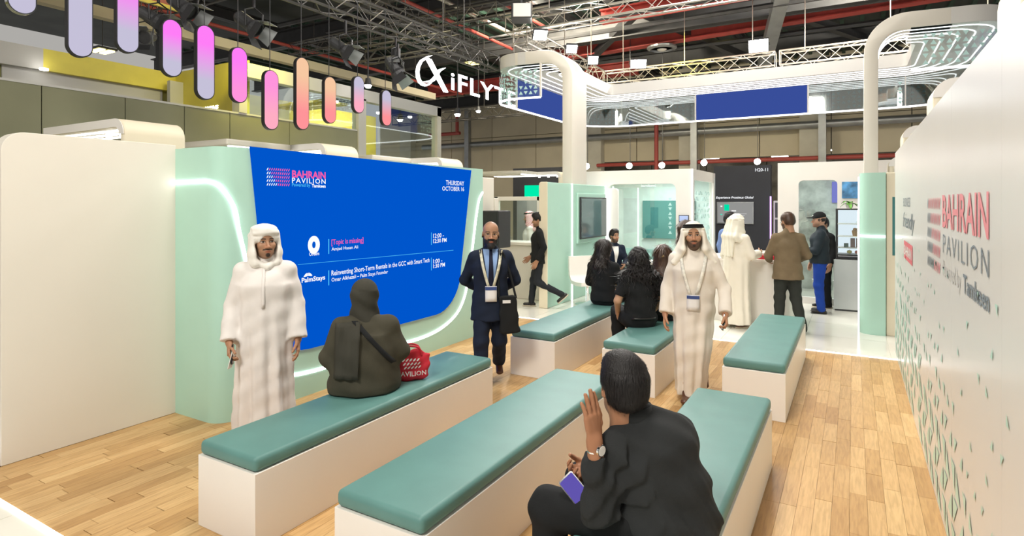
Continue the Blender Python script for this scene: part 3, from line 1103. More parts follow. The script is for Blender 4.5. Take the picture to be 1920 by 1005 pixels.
for k in range(3):
    a = 2 * PI * k / 3 + 0.4
    MB().tube([(0, 0, 0.55), (0.30 * math.cos(a), 0.30 * math.sin(a), 0.012)], 0.012, 6).build('leg', M['black'], sk)


# ================================================================== glass meeting pods
def frame_open(x0, x1, z0, z1, a0, a1, b0, b1, r, rt=0.02):
    """wall outline with a rounded opening, as quads between two rings of points"""
    n = 8
    inner = rrect(a0, a1, b0, b1, r, n)
    cx, cz = (a0 + a1) / 2, (b0 + b1) / 2
    outer = []
    for x, z in inner:
        dx, dz = x - cx, z - cz
        k = min((x1 - cx) / dx if dx > 1e-6 else ((x0 - cx) / dx if dx < -1e-6 else 1e9), (z1 - cz) / dz if dz > 1e-6 else ((z0 - cz) / dz if dz < -1e-6 else 1e9))
        outer.append((cx + dx * k, cz + dz * k))
    return inner, outer


def pod_front(parent, x0, x1, z1, a0, a1, b0, b1, y, th, m, r=0.13):
    inner, outer = frame_open(x0, x1, 0, z1, a0, a1, b0, b1, r)
    # put the true corners in
    for c in ((x0, 0), (x1, 0), (x1, z1), (x0, z1)):
        i = min(range(len(outer)), key=lambda q: math.dist(outer[q], c)); outer[i] = c
    n = len(inner); mb = MB()
    for yy in (y, y + th):
        mb.add([(x, yy, z) for x, z in inner] + [(x, yy, z) for x, z in outer], [(i, (i + 1) % n, n + (i + 1) % n, n + i) for i in range(n)])
    for R in (inner, outer):
        mb.add([(x, y, z) for x, z in R] + [(x, y + th, z) for x, z in R], [(i, (i + 1) % n, n + (i + 1) % n, n + i) for i in range(n)])
    return mb.build('front_wall', m, parent)


pod = thing('glass_pod', 'white glass walled meeting pod with a teal board, behind the seated women', 'pod', (0, 0, 0))
PY = 12.45
pod_front(pod, -5.6, -2.90, 2.61, -4.75, -3.24, 0.42, 2.31, PY, 0.1, M['white'])
MB().box(-4.74, -3.25, PY + 0.04, PY + 0.05, 0.43, 2.30).build('pane', M['glass'], pod)
glass_tris([(-4.74, PY), (-4.55, PY)], 0.5, 2.2, pod, M['mint_print'], 0.1, 3, 0.85, 0.008)
glass_tris([(-3.46, PY), (-3.26, PY)], 0.5, 2.2, pod, M['mint_print'], 0.1, 4, 0.9, 0.008)
glass_tris([(-3.95, PY), (-3.26, PY)], 0.45, 1.0, pod, M['mint_print'], 0.12, 5, 0.9, 0.008)
MB().box(-5.6, -2.90, PY + 0.1, 14.8, 2.50, 2.61).build('roof', M['white'], pod)
MB().box(-5.6, -2.90, 14.7, 14.8, 0, 2.5).build('rear_wall', mat('pale_wall', (0.72, 0.80, 0.77), 0.5, var=0.08, vscale=5), pod)
for y0, y1, z0, z1 in ((PY + .1, PY + .2, 0, 2.5), (14.6, 14.7, 0, 2.5), (PY + .2, 14.6, 2.38, 2.5), (PY + .2, 14.6, 0, 0.12)):
    MB().box(-3.0, -2.90, y0, y1, z0, z1).build('side_frame', M['white'], pod)
MB().box(-2.96, -2.95, PY + .2, 14.6, 0.12, 2.38).build('pane', M['glass'], pod)
glass_tris([(-2.94, PY + 0.25), (-2.94, 14.5)], 0.2, 2.3, pod, M['mint_print'], 0.13, 9, 0.55, 0.01)
MB().box(-4.65, -3.35, 14.62, 14.68, 1.0, 1.95).build('board', M['tealdk'], pod)
MB().bar((-2.895, PY, 0.02), (-2.895, PY, 2.6), 0.018).build('light_strip', M['led'], pod)
MB().box(-4.4, -3.4, 13.2, 13.8, 2.485, 2.50).build('pod_glow_panel', M['led_soft'], pod)  # glowing sheet added to lighten the pod interior
area('pod_fill', (-3.9, 13.5, 2.47), (-3.9, 13.5, 0), 0.9, 45, (0.95, 1, 0.98))  # fill light added under the glowing sheet
tb = thing('room_panel', 'small black framed booking tablet on the white pod wall', 'tablet', (-3.07, PY - 0.012, 1.565))
MB().box(-0.105, 0.105, -0.012, 0.012, -0.075, 0.075).build('case', M['black'], tb, bevel=0.006)
MB().box(-0.09, 0.09, -0.016, -0.012, -0.06, 0.06).build('display', emat('tablet_glow', (0.55, 0.66, 0.95), 1.0), tb)
# meeting table, chairs in the pod
tt = thing('meeting_table', 'white table behind the pod glass, before the seated man in blue', 'table', (-3.7, 13.5, 0))
MB().box(-0.85, 0.6, -0.4, 0.4, 0.70, 0.74).build('tabletop', M['white'], tt, bevel=0.01)
for x in (-0.7, 0.45): MB().bar((x, 0, 0), (x, 0, 0.70), 0.08).build('leg', M['white'], tt)


def shell_chair(name, label, loc, rz, m, grp=None):
    t = thing(name, label, 'chair', loc, rz, grp)
    mb = MB()
    pr = [(0.22, 0.44), (0.10, 0.43), (-0.14, 0.43), (-0.21, 0.47), (-0.235, 0.60), (-0.25, 0.88)]
    A = [(-0.22 + (0.03 if z > .7 else 0), y, z) for y, z in pr]; B = [(-x, y, z) for x, y, z in A]
    A2 = [(x, y - 0.03 * (z > 0.5), z - 0.03 * (z < 0.5)) for x, y, z in A]; B2 = [(-x, y, z) for x, y, z in A2]
    mb.strip(A, B).strip(B2, A2).strip(A2, A).strip(B, B2)
    mb.add([A[0], B[0], B2[0], A2[0]], [(0, 1, 2, 3)]); mb.add([A[-1], B[-1], B2[-1], A2[-1]], [(0, 1, 2, 3)])
    o = mb.build('shell', m, t, bevel=0.008); sharp(o, 0.9)
    for s in (-1, 1):
        P = [(s * 0.22, -0.2, 0.50), (s * 0.245, -0.15, 0.64), (s * 0.245, 0.10, 0.65), (s * 0.225, 0.16, 0.45)]
        MB().tube(smoothpath(P, 4), 0.016, 6).build('armrest', m, t, smooth=True)
        for q in (-0.18, 0.18): MB().tube([(s * 0.17, q * 0.9, 0.42), (s * 0.21, q * 1.15, 0.0)], 0.012, 6).build('leg', M['chrome'], t)
    return t


shell_chair('shell_chair', 'mint chair inside the pod beside the pod corner post', (-4.35, 13.05, 0), 0.2, mat('mint_shell', (0.55, 0.78, 0.74), 0.4), 'chairs in the pod')
shell_chair('shell_chair', 'mint chair inside the pod nearer the man in blue', (-3.85, 12.95, 0), 0.0, bpy.data.materials['mint_shell'], 'chairs in the pod')

# lounge table with cup, white lounge chair
lt = thing('lounge_table', 'long white table with mint side behind the seated women', 'table', (-3.3, 11.35, 0))
MB().box(-0.52, 0.55, -0.32, 0.32, 0.71, 0.75).build('tabletop', M['white'], lt, bevel=0.012)
MB().box(-0.42, 0.45, -0.24, 0.24, 0.0, 0.71).build('plinth', mat('mint_plinth', (0.55, 0.80, 0.76), 0.4), lt, bevel=0.01)
cp = thing('paper_cup', 'small brown paper cup on the lounge table', 'cup', (-3.58, 11.25, 0.75))
MB().lathe([(0.028, 0), (0.038, 0.095)], 14).build('body', mat('brown_paper', (0.10, 0.05, 0.035), 0.6), cp, smooth=False)
MB().lathe([(0.041, 0.095), (0.041, 0.106), (0.033, 0.112)], 14).build('lid', M['black'], cp)
o = MB().box(-0.08, 0.08, -0.055, 0.055, 0, 0.008).build('notebook', M['black'], loc=(-3.30, 11.2, 0.751)); tag(o, 'thin black notebook lying beside the paper cup', 'notebook')
wc = thing('lounge_chair', 'white tub chair beside the mint partition', 'chair', (-4.28, 10.15, 0), -2.3)
mb = MB()
pr = [(0.26, 0.45), (0.0, 0.43), (-0.20, 0.44), (-0.27, 0.52), (-0.29, 0.66), (-0.30, 0.88)]
A = [(-0.24, y, z) for y, z in pr]; B = [(0.24, y, z) for y, z in pr]; A2 = [(x, y - 0.06 * (z > .5), z - 0.07 * (z < .5)) for x, y, z in A]; B2 = [(-x, y, z) for x, y, z in A2]
mb.strip(A, B).strip(B2, A2).strip(A2, A).strip(B, B2).add([A[0], B[0], B2[0], A2[0]], [(0, 1, 2, 3)]).add([A[-1], B[-1], B2[-1], A2[-1]], [(0, 1, 2, 3)])
sharp(mb.build('shell', M['white'], wc, bevel=0.02, seg=3), 0.9)
MB().lathe([(0.24, 0.0), (0.24, 0.015), (0.03, 0.03), (0.03, 0.38)], 18).build('pedestal', M['chrome'], wc)

# ---- reception counter
rcn = thing('reception_counter', 'white reception counter in front of the man in the brown jacket', 'counter', (-1.5, 10.35, 0))
o = MB().prism(rrect(-0.62, 0.70, -0.45, 0.45, 0.22, 6), lambda a, b, t: (a, b, t), 0, 0.97).build('body', M['white'], rcn); sharp(o, 0.5)
o = MB().prism(rrect(-0.66, 0.74, -0.49, 0.49, 0.24, 6), lambda a, b, t: (a, b, t), 0.97, 1.01).build('worktop', M['white'], rcn); sharp(o, 0.5)


def box_thing(name, label, cat, x, y, z, w, d, h, m, rz=0, lid=None):
    t = thing(name, label, cat, (x, y, z), rz)
    MB().box(-w / 2, w / 2, -d / 2, d / 2, 0, h).build('body', m, t, bevel=min(w, d, h) * 0.08)
    if lid: MB().box(-w / 2 - 0.004, w / 2 + 0.004, -d / 2 - 0.004, d / 2 + 0.004, h * 0.72, h + 0.004).build('lid', lid, t, bevel=0.003)
    return t


M['redbox'] = mat('red_card', (0.62, 0.03, 0.05), 0.45)
box_thing('gift_box', 'flat red box on the reception counter by the brown jacket', 'box', -1.13, 10.05, 1.01, 0.36, 0.26, 0.06, M['redbox'])
box_thing('paper_stack', 'pale sheets stacked on the flat red box', 'paper', -1.13, 10.08, 1.072, 0.30, 0.22, 0.035, M['white'], 0.1)
box_thing('leaflet_pile', 'folded cream leaflets on the reception counter behind the red box', 'paper', -1.2, 10.45, 1.01, 0.34, 0.24, 0.09, M['white'], 0.2, M['cream'])
for k, (x, y) in enumerate(((-1.62, 9.98), (-1.55, 10.02))):
    t = thing('hand_gel_bottle', ('red capped white bottle' if k == 0 else 'clear capped white bottle') + ' on the counter beside the robed man', 'bottle', (x, y, 1.01))
    MB().lathe([(0.026, 0), (0.028, 0.01), (0.028, 0.10), (0.012, 0.12), (0.012, 0.13)], 12).build('body', M['white'], t, smooth=False)
    MB().lathe([(0.014, 0.125), (0.014, 0.155)], 10).build('cap', M['redbox'] if k == 0 else M['steel'], t)

# ---- second pod with the display fridge
p2 = thing('glass_pod', 'white pod with frosted glass front behind the capped man', 'pod', (0, 0, 0))
PY2 = 12.35
pod_front(p2, -1.26, 1.6, 2.66, -0.90, -0.255, 0.12, 2.32, PY2, 0.1, M['white'], 0.08)
MB().box(-0.89, -0.26, PY2 + .05, PY2 + .06, 0.12, 2.31).build('pane', M['glass'], p2)
glass_tris([(-0.40, PY2), (-0.26, PY2)], 0.2, 2.2, p2, M['mint_print'], 0.09, 21, 0.85, 0.008)
MB().box(-1.26, 1.6, PY2 + .1, 14.6, 2.55, 2.66).build('roof', M['white'], p2)
MB().box(-1.26, 1.6, 14.5, 14.6, 0, 2.55).build('rear_wall', mat('mottled_wall', (0.40, 0.43, 0.40), 0.4, var=0.5, vscale=3.5), p2)
MB().box(-1.26, -1.16, PY2 + .1, 14.5, 0, 2.55).build('side_wall', M['white'], p2)
MB().box(-0.9, 0.2, 13.0, 13.5, 2.535, 2.55).build('pod_glow_panel', M['led_soft'], p2)  # added glowing sheet, brightens the inside of this pod
area('pod_fill', (-0.4, 13.3, 2.52), (-0.4, 13.6, 0), 0.8, 35, (0.95, 1, 0.98))  # added fill light for the second pod interior
ps = MB().box(-0.40, -0.02, 14.44, 14.49, 1.9, 2.35).build('poster', emat('violet_screen', (0.2, 0.2, 0.75), 0.9)); tag(ps, 'glowing violet screen inside the frosted pod', 'screen')
ctn = thing('back_counter', 'grey counter block under the small display fridge', 'counter', (-0.02, 12.02, 0))
MB().box(-0.28, 0.42, -0.22, 0.30, 0.03, 0.90).build('body', M['counter_grey'], ctn, bevel=0.006)
MB().box(-0.26, 0.42, -0.20, 0.28, 0.0, 0.03).build('plinth', M['dark'], ctn)
fg = thing('display_fridge', 'black framed glass snack cabinet on the grey counter', 'cabinet', (-0.02, 12.02, 0.90))
for x in (-0.235, 0.30): MB().bar((x, -0.19, 0.0), (x, -0.19, 0.88), 0.028).build('post', M['black'], fg)
for x in (-0.235, 0.30): MB().bar((x, 0.2, 0.0), (x, 0.2, 0.88), 0.028).build('post', M['black'], fg)
for z in (0.0, 0.07, 0.87): MB().box(-0.25, 0.315, -0.205, 0.215, z, z + 0.024).build('frame', M['black'], fg)
for z in (0.20, 0.40, 0.62): MB().box(-0.22, 0.285, -0.18, 0.19, z, z + 0.012).build('shelf', M['white'], fg)
MB().box(-0.22, 0.285, 0.19, 0.2, 0.09, 0.87).build('back_panel', emat('cabinet_light', (0.85, 0.9, 1.0), 1.1), fg)
MB().box(-0.22, 0.285, -0.185, -0.18, 0.095, 0.87).build('pane', M['glass'], fg)
M['bread'] = mat('baked_brown', (0.38, 0.19, 0.05), 0.7, var=0.3, vscale=30)
M['choc'] = mat('dark_wrap', (0.16, 0.07, 0.06), 0.5, var=0.2, vscale=40)
t = thing('bread_basket', 'golden brown basket of pastry on the second cabinet shelf', 'basket', (0.06, 11.98, 1.312))
MB().lathe([(0.07, 0), (0.085, 0.09), (0.08, 0.10)], 14).build('basket', M['bread'], t)
for k in range(5):
    a = 2 * PI * k / 5
    MB().lathe([(0.001, 0), (0.028, 0.012), (0.032, 0.035), (0.02, 0.055), (0.001, 0.06)], 10, (0.045 * math.cos(a), 0.045 * math.sin(a), 0.085)).build('pastry', M['bread'], t, smooth=True)
for k, (x, m, lab) in enumerate(((0.0, 'choc', 'brown snack box beside the green carton on the lower shelf'), (0.085, 'choc', 'brown snack box next to the grey tin on the lower shelf'), (0.17, 'steel', 'grey tin on the lower cabinet shelf'), (-0.10, 'roofgreen', 'small green carton on the lower cabinet shelf'))):
    box_thing('snack_box', lab, 'box', x - 0.01, 11.97, 1.112, 0.07, 0.08, 0.16 if k < 3 else 0.07, M[m], 0, M['dark'] if k == 2 else None)
for k, (x, c) in enumerate(((-0.06, (0.75, 0.6, 0.08)), (0.06, (0.6, 0.1, 0.08)), (0.16, (0.6, 0.15, 0.2)))):
    t = thing('fruit', ('yellow', 'dark red', 'pinkish red')[k] + ' fruit lying at the bottom of the snack cabinet', 'fruit', (x, 11.96, 0.995))
    MB().lathe([(0.002, 0.0), (0.03, 0.01), (0.042, 0.035), (0.03, 0.062), (0.003, 0.066)], 12).build('flesh', mat('fruit_skin_%s' % 'abc'[k], c, 0.35), t, smooth=True)
    MB().bar((0, 0, 0.06), (0.006, 0, 0.08), 0.006).build('stem', M['bread'], t)
M['leaf'] = mat('leaf_green', (0.12, 0.33, 0.05), 0.45, var=0.3, vscale=20)


def plant(label, loc, s, n, seed, pot=True, drop=0.0):
    t = thing('potted_plant', label, 'plant', loc)
    MB().lathe([(0.05 * s, 0), (0.07 * s, 0.10 * s), (0.06 * s, 0.10 * s), (0.05 * s, 0.085 * s)], 14).build('pot', M['white'], t)
    rg = random.Random(seed)
    for k in range(n):
        a = 2 * PI * k / n + rg.uniform(-.3, .3); L = s * rg.uniform(0.16, 0.30); e = rg.uniform(0.2, 1.2)
        d = Vector((math.cos(a) * math.cos(e), math.sin(a) * math.cos(e), math.sin(e))); sd = Vector((-math.sin(a), math.cos(a), 0)) * 0.035 * s
        b0 = Vector((0, 0, 0.09 * s)); P = [b0 + d * (L * q) - Vector((0, 0, (0.9 + drop) * L * q * q * 0.5)) for q in (0, .3, .6, .85, 1)]
        w = (0.15, 0.9, 1.0, 0.6, 0.05)
        A = [p + sd * q for p, q in zip(P, w)]; B = [p - sd * q for p, q in zip(P, w)]
        mid = [p + Vector((0, 0, -0.01 * s)) for p in P]
        mb = MB(); mb.strip(A, mid).strip(mid, B); mb.build('leaf', M['leaf'], t, fix=False, smooth=True)
    return t


plant('leafy green plant on top of the black snack cabinet', (-0.06, 12.0, 1.80), 0.9, 12, 4, drop=0.8)
plant('tiny green plant on the top shelf of the snack cabinet', (0.17, 11.98, 1.533), 0.5, 8, 8)
pp = MB().box(-0.20, 0.2, -0.012, 0.0, 0, 0.30).build('picture', mat('seaside_print', (0.08, 0.28, 0.62), 0.4, var=0.8, vscale=6), loc=(0.02, 12.34, 1.98)); tag(pp, 'blue and green picture on the pod wall above the plant', 'picture')

# ---- mint half column on the way to the printed wall
gc = thing('mint_column', 'tall rounded mint column with a horizontal light line, beside the printed wall', 'column', (0.24, 10.05, 0), kind='thing')
pl = [(0.16, 0.55), (-0.16, 0.55)] + [(-0.16 + 0.0 + 0.16 - 0.16 * math.cos(PI / 2 * k / 8), 0.0 - 0.16 * math.sin(PI / 2 * k / 8)) for k in range(9)] + [(0.16, -0.16)]
o = MB().prism(pl, lambda a, b, t: (a, b, t), 0, 2.33).build('body', M['mint'], gc); sharp(o, 0.6)
pts = [(x - 0.004, y - 0.006, 1.415) for x, y in pl[2:]]
MB().tube(pts, 0.014, 6).build('light_strip', M['led'], gc)
MB().bar((-0.165, 0.56, 0), (-0.165, 0.56, 2.3), 0.022).build('light_strip', M['led'], gc)
cw = thing('cream_fin', 'narrow cream panel with a slim dark window between mint column and printed wall', 'panel', (0.45, 9.97, 0))
MB().box(-0.045, 0.10, -0.03, 0.4, 0, 2.33).build('body', M['beige'], cw, bevel=0.01)
MB().box(0.03, 0.09, -0.036, -0.03, 1.15, 1.98).build('window', M['tealdk'], cw)

# ================================================================== other stands behind
bb = thing('exhibit_booth', 'black booth wall with a wide slide screen and white title', 'booth', (-2.65, 17.0, 0))
MB().box(-0.72, 0.74, 0, 0.3, 0, 2.91).build('wall', M['blackmat'], bb)
letters('lettering', 'Experience Proximus Global', M['scr_white'], bb, lambda a, b, t: (-0.66 + a, -0.006, 1.99 + b), width=0.98, height=0.085, bold=0.02, shear=0.25)
letters('lettering', 'H20-11', M['scr_white'], bb, lambda a, b, t: (0.36 + a, -0.006, 2.74 + b), width=0.32, height=0.09, bold=0.01)
MB().bar((0.745, -0.02, 0.5), (0.745, -0.02, 2.07), 0.03).build('light_strip', emat('lilac_led', (0.75, 0.45, 1.0), 3.0), bb)
bs = thing('slide_screen', 'grey slide screen with green and pink marks on the black booth', 'screen', (-2.80, 16.98, 1.62))
MB().box(-0.48, 0.48, -0.03, 0.0, -0.30, 0.30).build('bezel', M['steel'], bs, bevel=0.008)
MB().box(-0.45, 0.45, -0.036, -0.03, -0.27, 0.27).build('panel', emat('slide_grey', (0.30, 0.30, 0.29), 1.0), bs)
for x0, x1, z0, z1, c in ((-0.28, -0.15, 0.06, 0.23, (0.0, 0.75, 0.4)), (-0.28, -0.14, -0.10, -0.06, (0.85, 0.15, 0.75)), (-0.09, 0.03, 0.04, 0.07, (0.9, 0.9, 0.9)), (-0.09, 0.3, -0.03, -0.015, (0.6, 0.6, 0.6)), (-0.38, -0.33, -0.06, -0.03, (0.1, 0.7, 0.5)), (-0.38, -0.33, 0.16, 0.2, (.9, .9, .9)), (-0.1, 0.25, -0.08, -0.065, (.6, .6, .6))):
    MB().box(x0, x1, -0.039, -0.036, z0, z1).build('graphic', emat('slide_mark', c, 1.0), bs)
b2 = thing('hanging_sign', 'black stand sign with a bright green square beyond the service window', 'sign', (-8.6, 17.0, 0))
MB().box(-1.25, 0.9, 0, 0.3, 0.0, 3.04).build('board', M['blackmat'], b2)
letters('lettering', 'H20-11', M['scr_white'], b2, lambda a, b, t: (-1.12 + a, -0.006, 2.86 + b), width=0.40, height=0.11, bold=0.01)
MB().box(-0.80, -0.27, -0.02, 0.0, 1.55, 2.47).build('display', emat('green_screen', (0.0, 0.85, 0.42), 1.0), b2)
MB().bar((-0.2, -0.1, 2.2), (0.8, -0.1, 2.2), 0.06).build('light_strip', M['led'], b2)
eq = thing('equipment_rack', 'dark equipment rack with pale top beside the black booth', 'rack', (-1.72, 17.1, 0))
MB().box(-0.13, 0.16, 0, 0.4, 0, 1.95).build('case', M['greyframe'], eq, bevel=0.01)
for z in (0.5, 1.05, 1.5): MB().box(-0.09, 0.13, -0.012, 0.0, z, z + 0.4).build('panel', M['dark'], eq)

# olive stand of the neighbour, two storeys
ob = thing('olive_booth', 'two storey olive grey booth wall running behind the blue screen', 'booth', (-9.0, 4.0, 0))
yj = [-1.5, 1.2, 3.47, 4.47, 5.33, 6.1, 7.3, 9.02]
for a, b in zip(yj, yj[1:]):
    MB().box(-0.12, 0, a - 4 + 0.006, b - 4 - 0.006, 0, 3.40).build('panel', M['olive'], ob)
MB().box(-0.16, -0.12, -5.5, 5.0, 0, 3.40).build('backing', M['greyframe'], ob)
MB().box(-0.14, 0.012, -5.5, 5.0, 3.40, 3.43).build('top_rail', M['greyframe'], ob)
MB().box(-2.6, -2.5, -6, 2.55, 3.0, 4.05).build('rear_wall', M['olive_dark'], ob)
MB().box(-2.62, -2.35, -6, 0.4, 4.05, 4.40).build('fascia', M['greyframe'], ob)
MB().box(-2.62, -2.35, 0.4, 2.55, 4.05, 4.40).build('fascia', M['yellow'], ob)
MB().box(-2.49, -2.45, -0.1, 2.35, 3.0, 4.05).build('recess', M['greyframe'], ob)
MB().lathe([(0.06, 4.02), (0.06, 4.05)], 10, (-2.2, 0.35, 0)).build('down_lamp', M['bulb'], ob)
MB().box(-2.5, -0.25, 2.55, 2.65, 3.0, 4.42).build('side_wall', M['yellow'], ob)
letters('lettering', 'iFLYTEK', mat('brass_letters', (0.75, 0.70, 0.30), 0.4), ob, lambda a, b, t: (-2.49 + t, -1.75 + a, 3.55 + b), width=0.95, height=0.17, bold=0.02, depth=0.02)
letters('lettering', 'AUTOMOTIVE', M['led'], ob, lambda a, b, t: (-1.85 + a, 2.545, 3.58 + b), width=0.85, height=0.10, bold=0.03)
gb = thing('glass_booth', 'grey framed upper glass room with yellow interior beyond the pendant row', 'booth', (-9.0, 9.0, 0))
MB().box(-0.12, 0.0, 0.02, 2.85, 0, 2.9).build('panel', mat('olive_gloss', (0.46, 0.46, 0.33), 0.3), gb)
MB().box(-0.16, 0.03, 0.02, 0.24, 2.4, 4.1).build('post', M['greyframe'], gb)
MB().box(-0.16, 0.03, 2.72, 2.87, 0, 4.28).build('post', M['post_concrete'], gb)
MB().box(-0.16, 0.03, -2.75, 2.87, 4.06, 4.30).build('fascia', M['greyframe'], gb)
MB().box(-0.16, 0.03, -2.75, -2.6, 3.43, 4.1).build('post', M['greyframe'], gb)
MB().box(-0.06, -0.05, 0.24, 2.72, 2.9, 4.06).build('pane', M['glass'], gb)
MB().box(-0.06, -0.05, -2.6, 0.02, 3.43, 4.06).build('pane', M['glass'], gb)
MB().box(-2.2, -2.1, 0.0, 2.8, 2.4, 4.2).build('rear_wall', M['yellow'], gb)
MB().box(-2.2, -2.1, -2.7, 0.0, 3.3, 4.2).build('rear_wall', M['greyframe'], gb)
for k in range(8):
    MB().box(-2.0, -0.4, -0.55 + k * 0.09, -0.51 + k * 0.09, 3.98, 4.03).build('slat', M['yellow'], gb)
for y, x in ((-2.2, -0.8), (-0.6, -0.9), (-0.2, -0.4), (1.4, -0.7), (2.0, -1.1), (2.3, -0.5)):
    MB().lathe([(0.05, 4.0), (0.05, 4.04)], 10, (x, y, 0)).build('down_lamp', M['bulb'], gb)

# lit sign hung above the glass booth
sg = thing('lit_sign', 'glowing white hanging sign of a curled emblem and big letters', 'sign', (-9.0, 12.0, 4.8))
letters('lettering', 'iFLYTEK', M['flood'] if False else emat('sign_white', (1.0, 0.99, 0.96), 4.0), sg, lambda a, b, t: (t, 0.33 + a, 0.03 + b), width=4.15, height=0.46, bold=0.012, depth=0.012, space=1.12)


def crescent(P, w, m, name):
    A, B = [], []
    for i, p in enumerate(P):
        a = Vector(P[max(0, i - 1)]); b = Vector(P[min(len(P) - 1, i + 1)]); d = (b - a).normalized()
        q_ = 0.72 * w[i]; A.append((p[0] - d.y * q_, p[1] + d.x * q_)); B.append((p[0] + d.y * q_, p[1] - d.x * q_))
    mb = MB(); n = len(P)
    f = lambda q, t: (t, q[0], q[1])
    mb.strip([f(q, 0.06) for q in A], [f(q, 0.06) for q in B]).strip([f(q, 0) for q in B], [f(q, 0) for q in A])
    mb.strip([f(q, 0) for q in A], [f(q, 0.06) for q in A]).strip([f(q, 0.06) for q in B], [f(q, 0) for q in B])
    mb.build(name, bpy.data.materials['sign_white'], sg)


m_ = [0.012, 0.035, 0.055, 0.06, 0.05, 0.035, 0.012]
k_ = lambda P: [(q.x, q.y) for q in smoothpath([(a, b, 0) for a, b in P], 2)]
wv = lambda n, mx: [0.008 + mx * math.sin(PI * i / (n - 1)) for i in range(n)]
c1 = k_([(-0.50, 0.74), (-0.92, 0.50), (-1.06, 0.22), (-0.98, 0.0), (-0.75, -0.05), (-0.55, 0.04)]); crescent(c1, wv(len(c1), 0.05), None, 'emblem_arc')
c2 = k_([(0.02, 0.52), (-0.22, 0.40), (-0.36, 0.22), (-0.55, 0.08), (-0.80, 0.03)]); crescent(c2, wv(len(c2), 0.045), None, 'emblem_arc')
for dx in (0, 0.085, 0.15):
    c3 = [(-0.72 + dx, 0.62), (0.02 + dx * 0.7, -0.08)]; crescent(c3, [0.03 if dx == 0 else 0.014] * 2, None, 'emblem_bar')
for y in (-0.6, 1.5, 3.6): MB().bar((0, y, 0.6), (0, y, 2.2), 0.012).build('wire', M['dark'], sg)

# ================================================================== pendant row (capsule lights)
PX = -6.5
K = None


def capsule_mat(i, c0, c1, p0, p1):
    m = bpy.data.materials.new('capsule_glow'); m.use_nodes = True; nt = m.node_tree
    nt.nodes.remove(nt.nodes['Principled BSDF'])
    e = nt.nodes.new('ShaderNodeEmission'); tc = nt.nodes.new('ShaderNodeTexCoord'); sx = nt.nodes.new('ShaderNodeSeparateXYZ'); r = nt.nodes.new('ShaderNodeValToRGB')
    nt.links.new(tc.outputs['Generated'], sx.inputs[0]); nt.links.new(sx.outputs['Z'], r.inputs[0])
    r.color_ramp.elements[0].position = p0; r.color_ramp.elements[0].color = (*c0, 1)
    r.color_ramp.elements[1].position = p1; r.color_ramp.elements[1].color = (*c1, 1)
    nt.links.new(r.outputs[0], e.inputs[0]); e.inputs[1].default_value = 1.0
    nt.links.new(e.outputs[0], nt.nodes['Material Output'].inputs[0])
    return m


LV = (0.56, 0.53, 0.69); PKK = (1.0, 0.21, 0.93); PK2 = (1.0, 0.30, 0.72); SAL = (1.0, 0.30, 0.32); PEA = (0.93, 0.58, 0.36); ROS = (1.0, 0.42, 0.55)
caps = [(42, -140, 24, LV, LV, 'grey lavender capsule pendant cut by the picture edge, first of the row'),
        (151, -75, 105, LV, LV, 'plain lavender capsule pendant, second of the hanging row'),
        (240, -60, 97, LV, PKK, 'lavender capsule pendant turning magenta upward, third of the row'),
        (323, 38, 142, LV, PKK, 'short capsule pendant, magenta top fading to lavender foot'),
        (386, 49, 185, LV, PKK, 'long capsule pendant, magenta top and grey lavender foot'),
        (449, 90, 191, PK2, PKK, 'short all magenta capsule pendant'),
        (509, 133, 242, ROS, PK2, 'hot pink capsule pendant fading paler at its foot'),
        (567.5, 109, 242, SAL, PEA, 'longest salmon capsule pendant with a peach top'),
        (619.5, 145, 230, SAL, PEA, 'short salmon capsule pendant with a peach top'),
        (673, 144, 211, ROS, LV, 'small capsule pendant, grey top and pink foot'),
        (725, 170, 235, SAL, LV, 'smallest capsule pendant, last of the row, lilac top')]
cap_x = [0] * 11
for i, (px, t, b, c0, c1, lab) in enumerate(caps):
    tt_ = (px - 960) / 1100.0
    d = PX / (-math.sin(YAW) + math.cos(YAW) * tt_); y = (math.cos(YAW) + math.sin(YAW) * tt_) * d
    z1 = 1.9 + (380 - t) / 1100 * d; z0 = 1.9 + (380 - b) / 1100 * d
    h = z1 - z0; w = 0.198
    th = thing('capsule_pendant', lab, 'pendant light', (PX, y, z0), group='hanging capsule pendants')
    ol = rrect(-w / 2 - 0.012, w / 2 + 0.012, -0.012, h + 0.012, w / 2 + 0.011, 10)
    sharp(MB().prism(ol, lambda a, q, s: (s, a, q), -0.055, -0.002).build('housing', M['chrome'] if i in (0,) else M['black'], th), 0.6)
    il = rrect(-w / 2, w / 2, 0, h, w / 2 - 0.001, 10)
    MB().prism(il, lambda a, q, s: (s, a, q), -0.01, 0.004).build('diffuser', capsule_mat(i, c0, c1, 0.25, 0.75), th)
    MB().bar((-0.03, 0, h + 0.01), (-0.03, 0, 5.0 - z0), 0.006, n=5).build('cable', M['dark'], th)


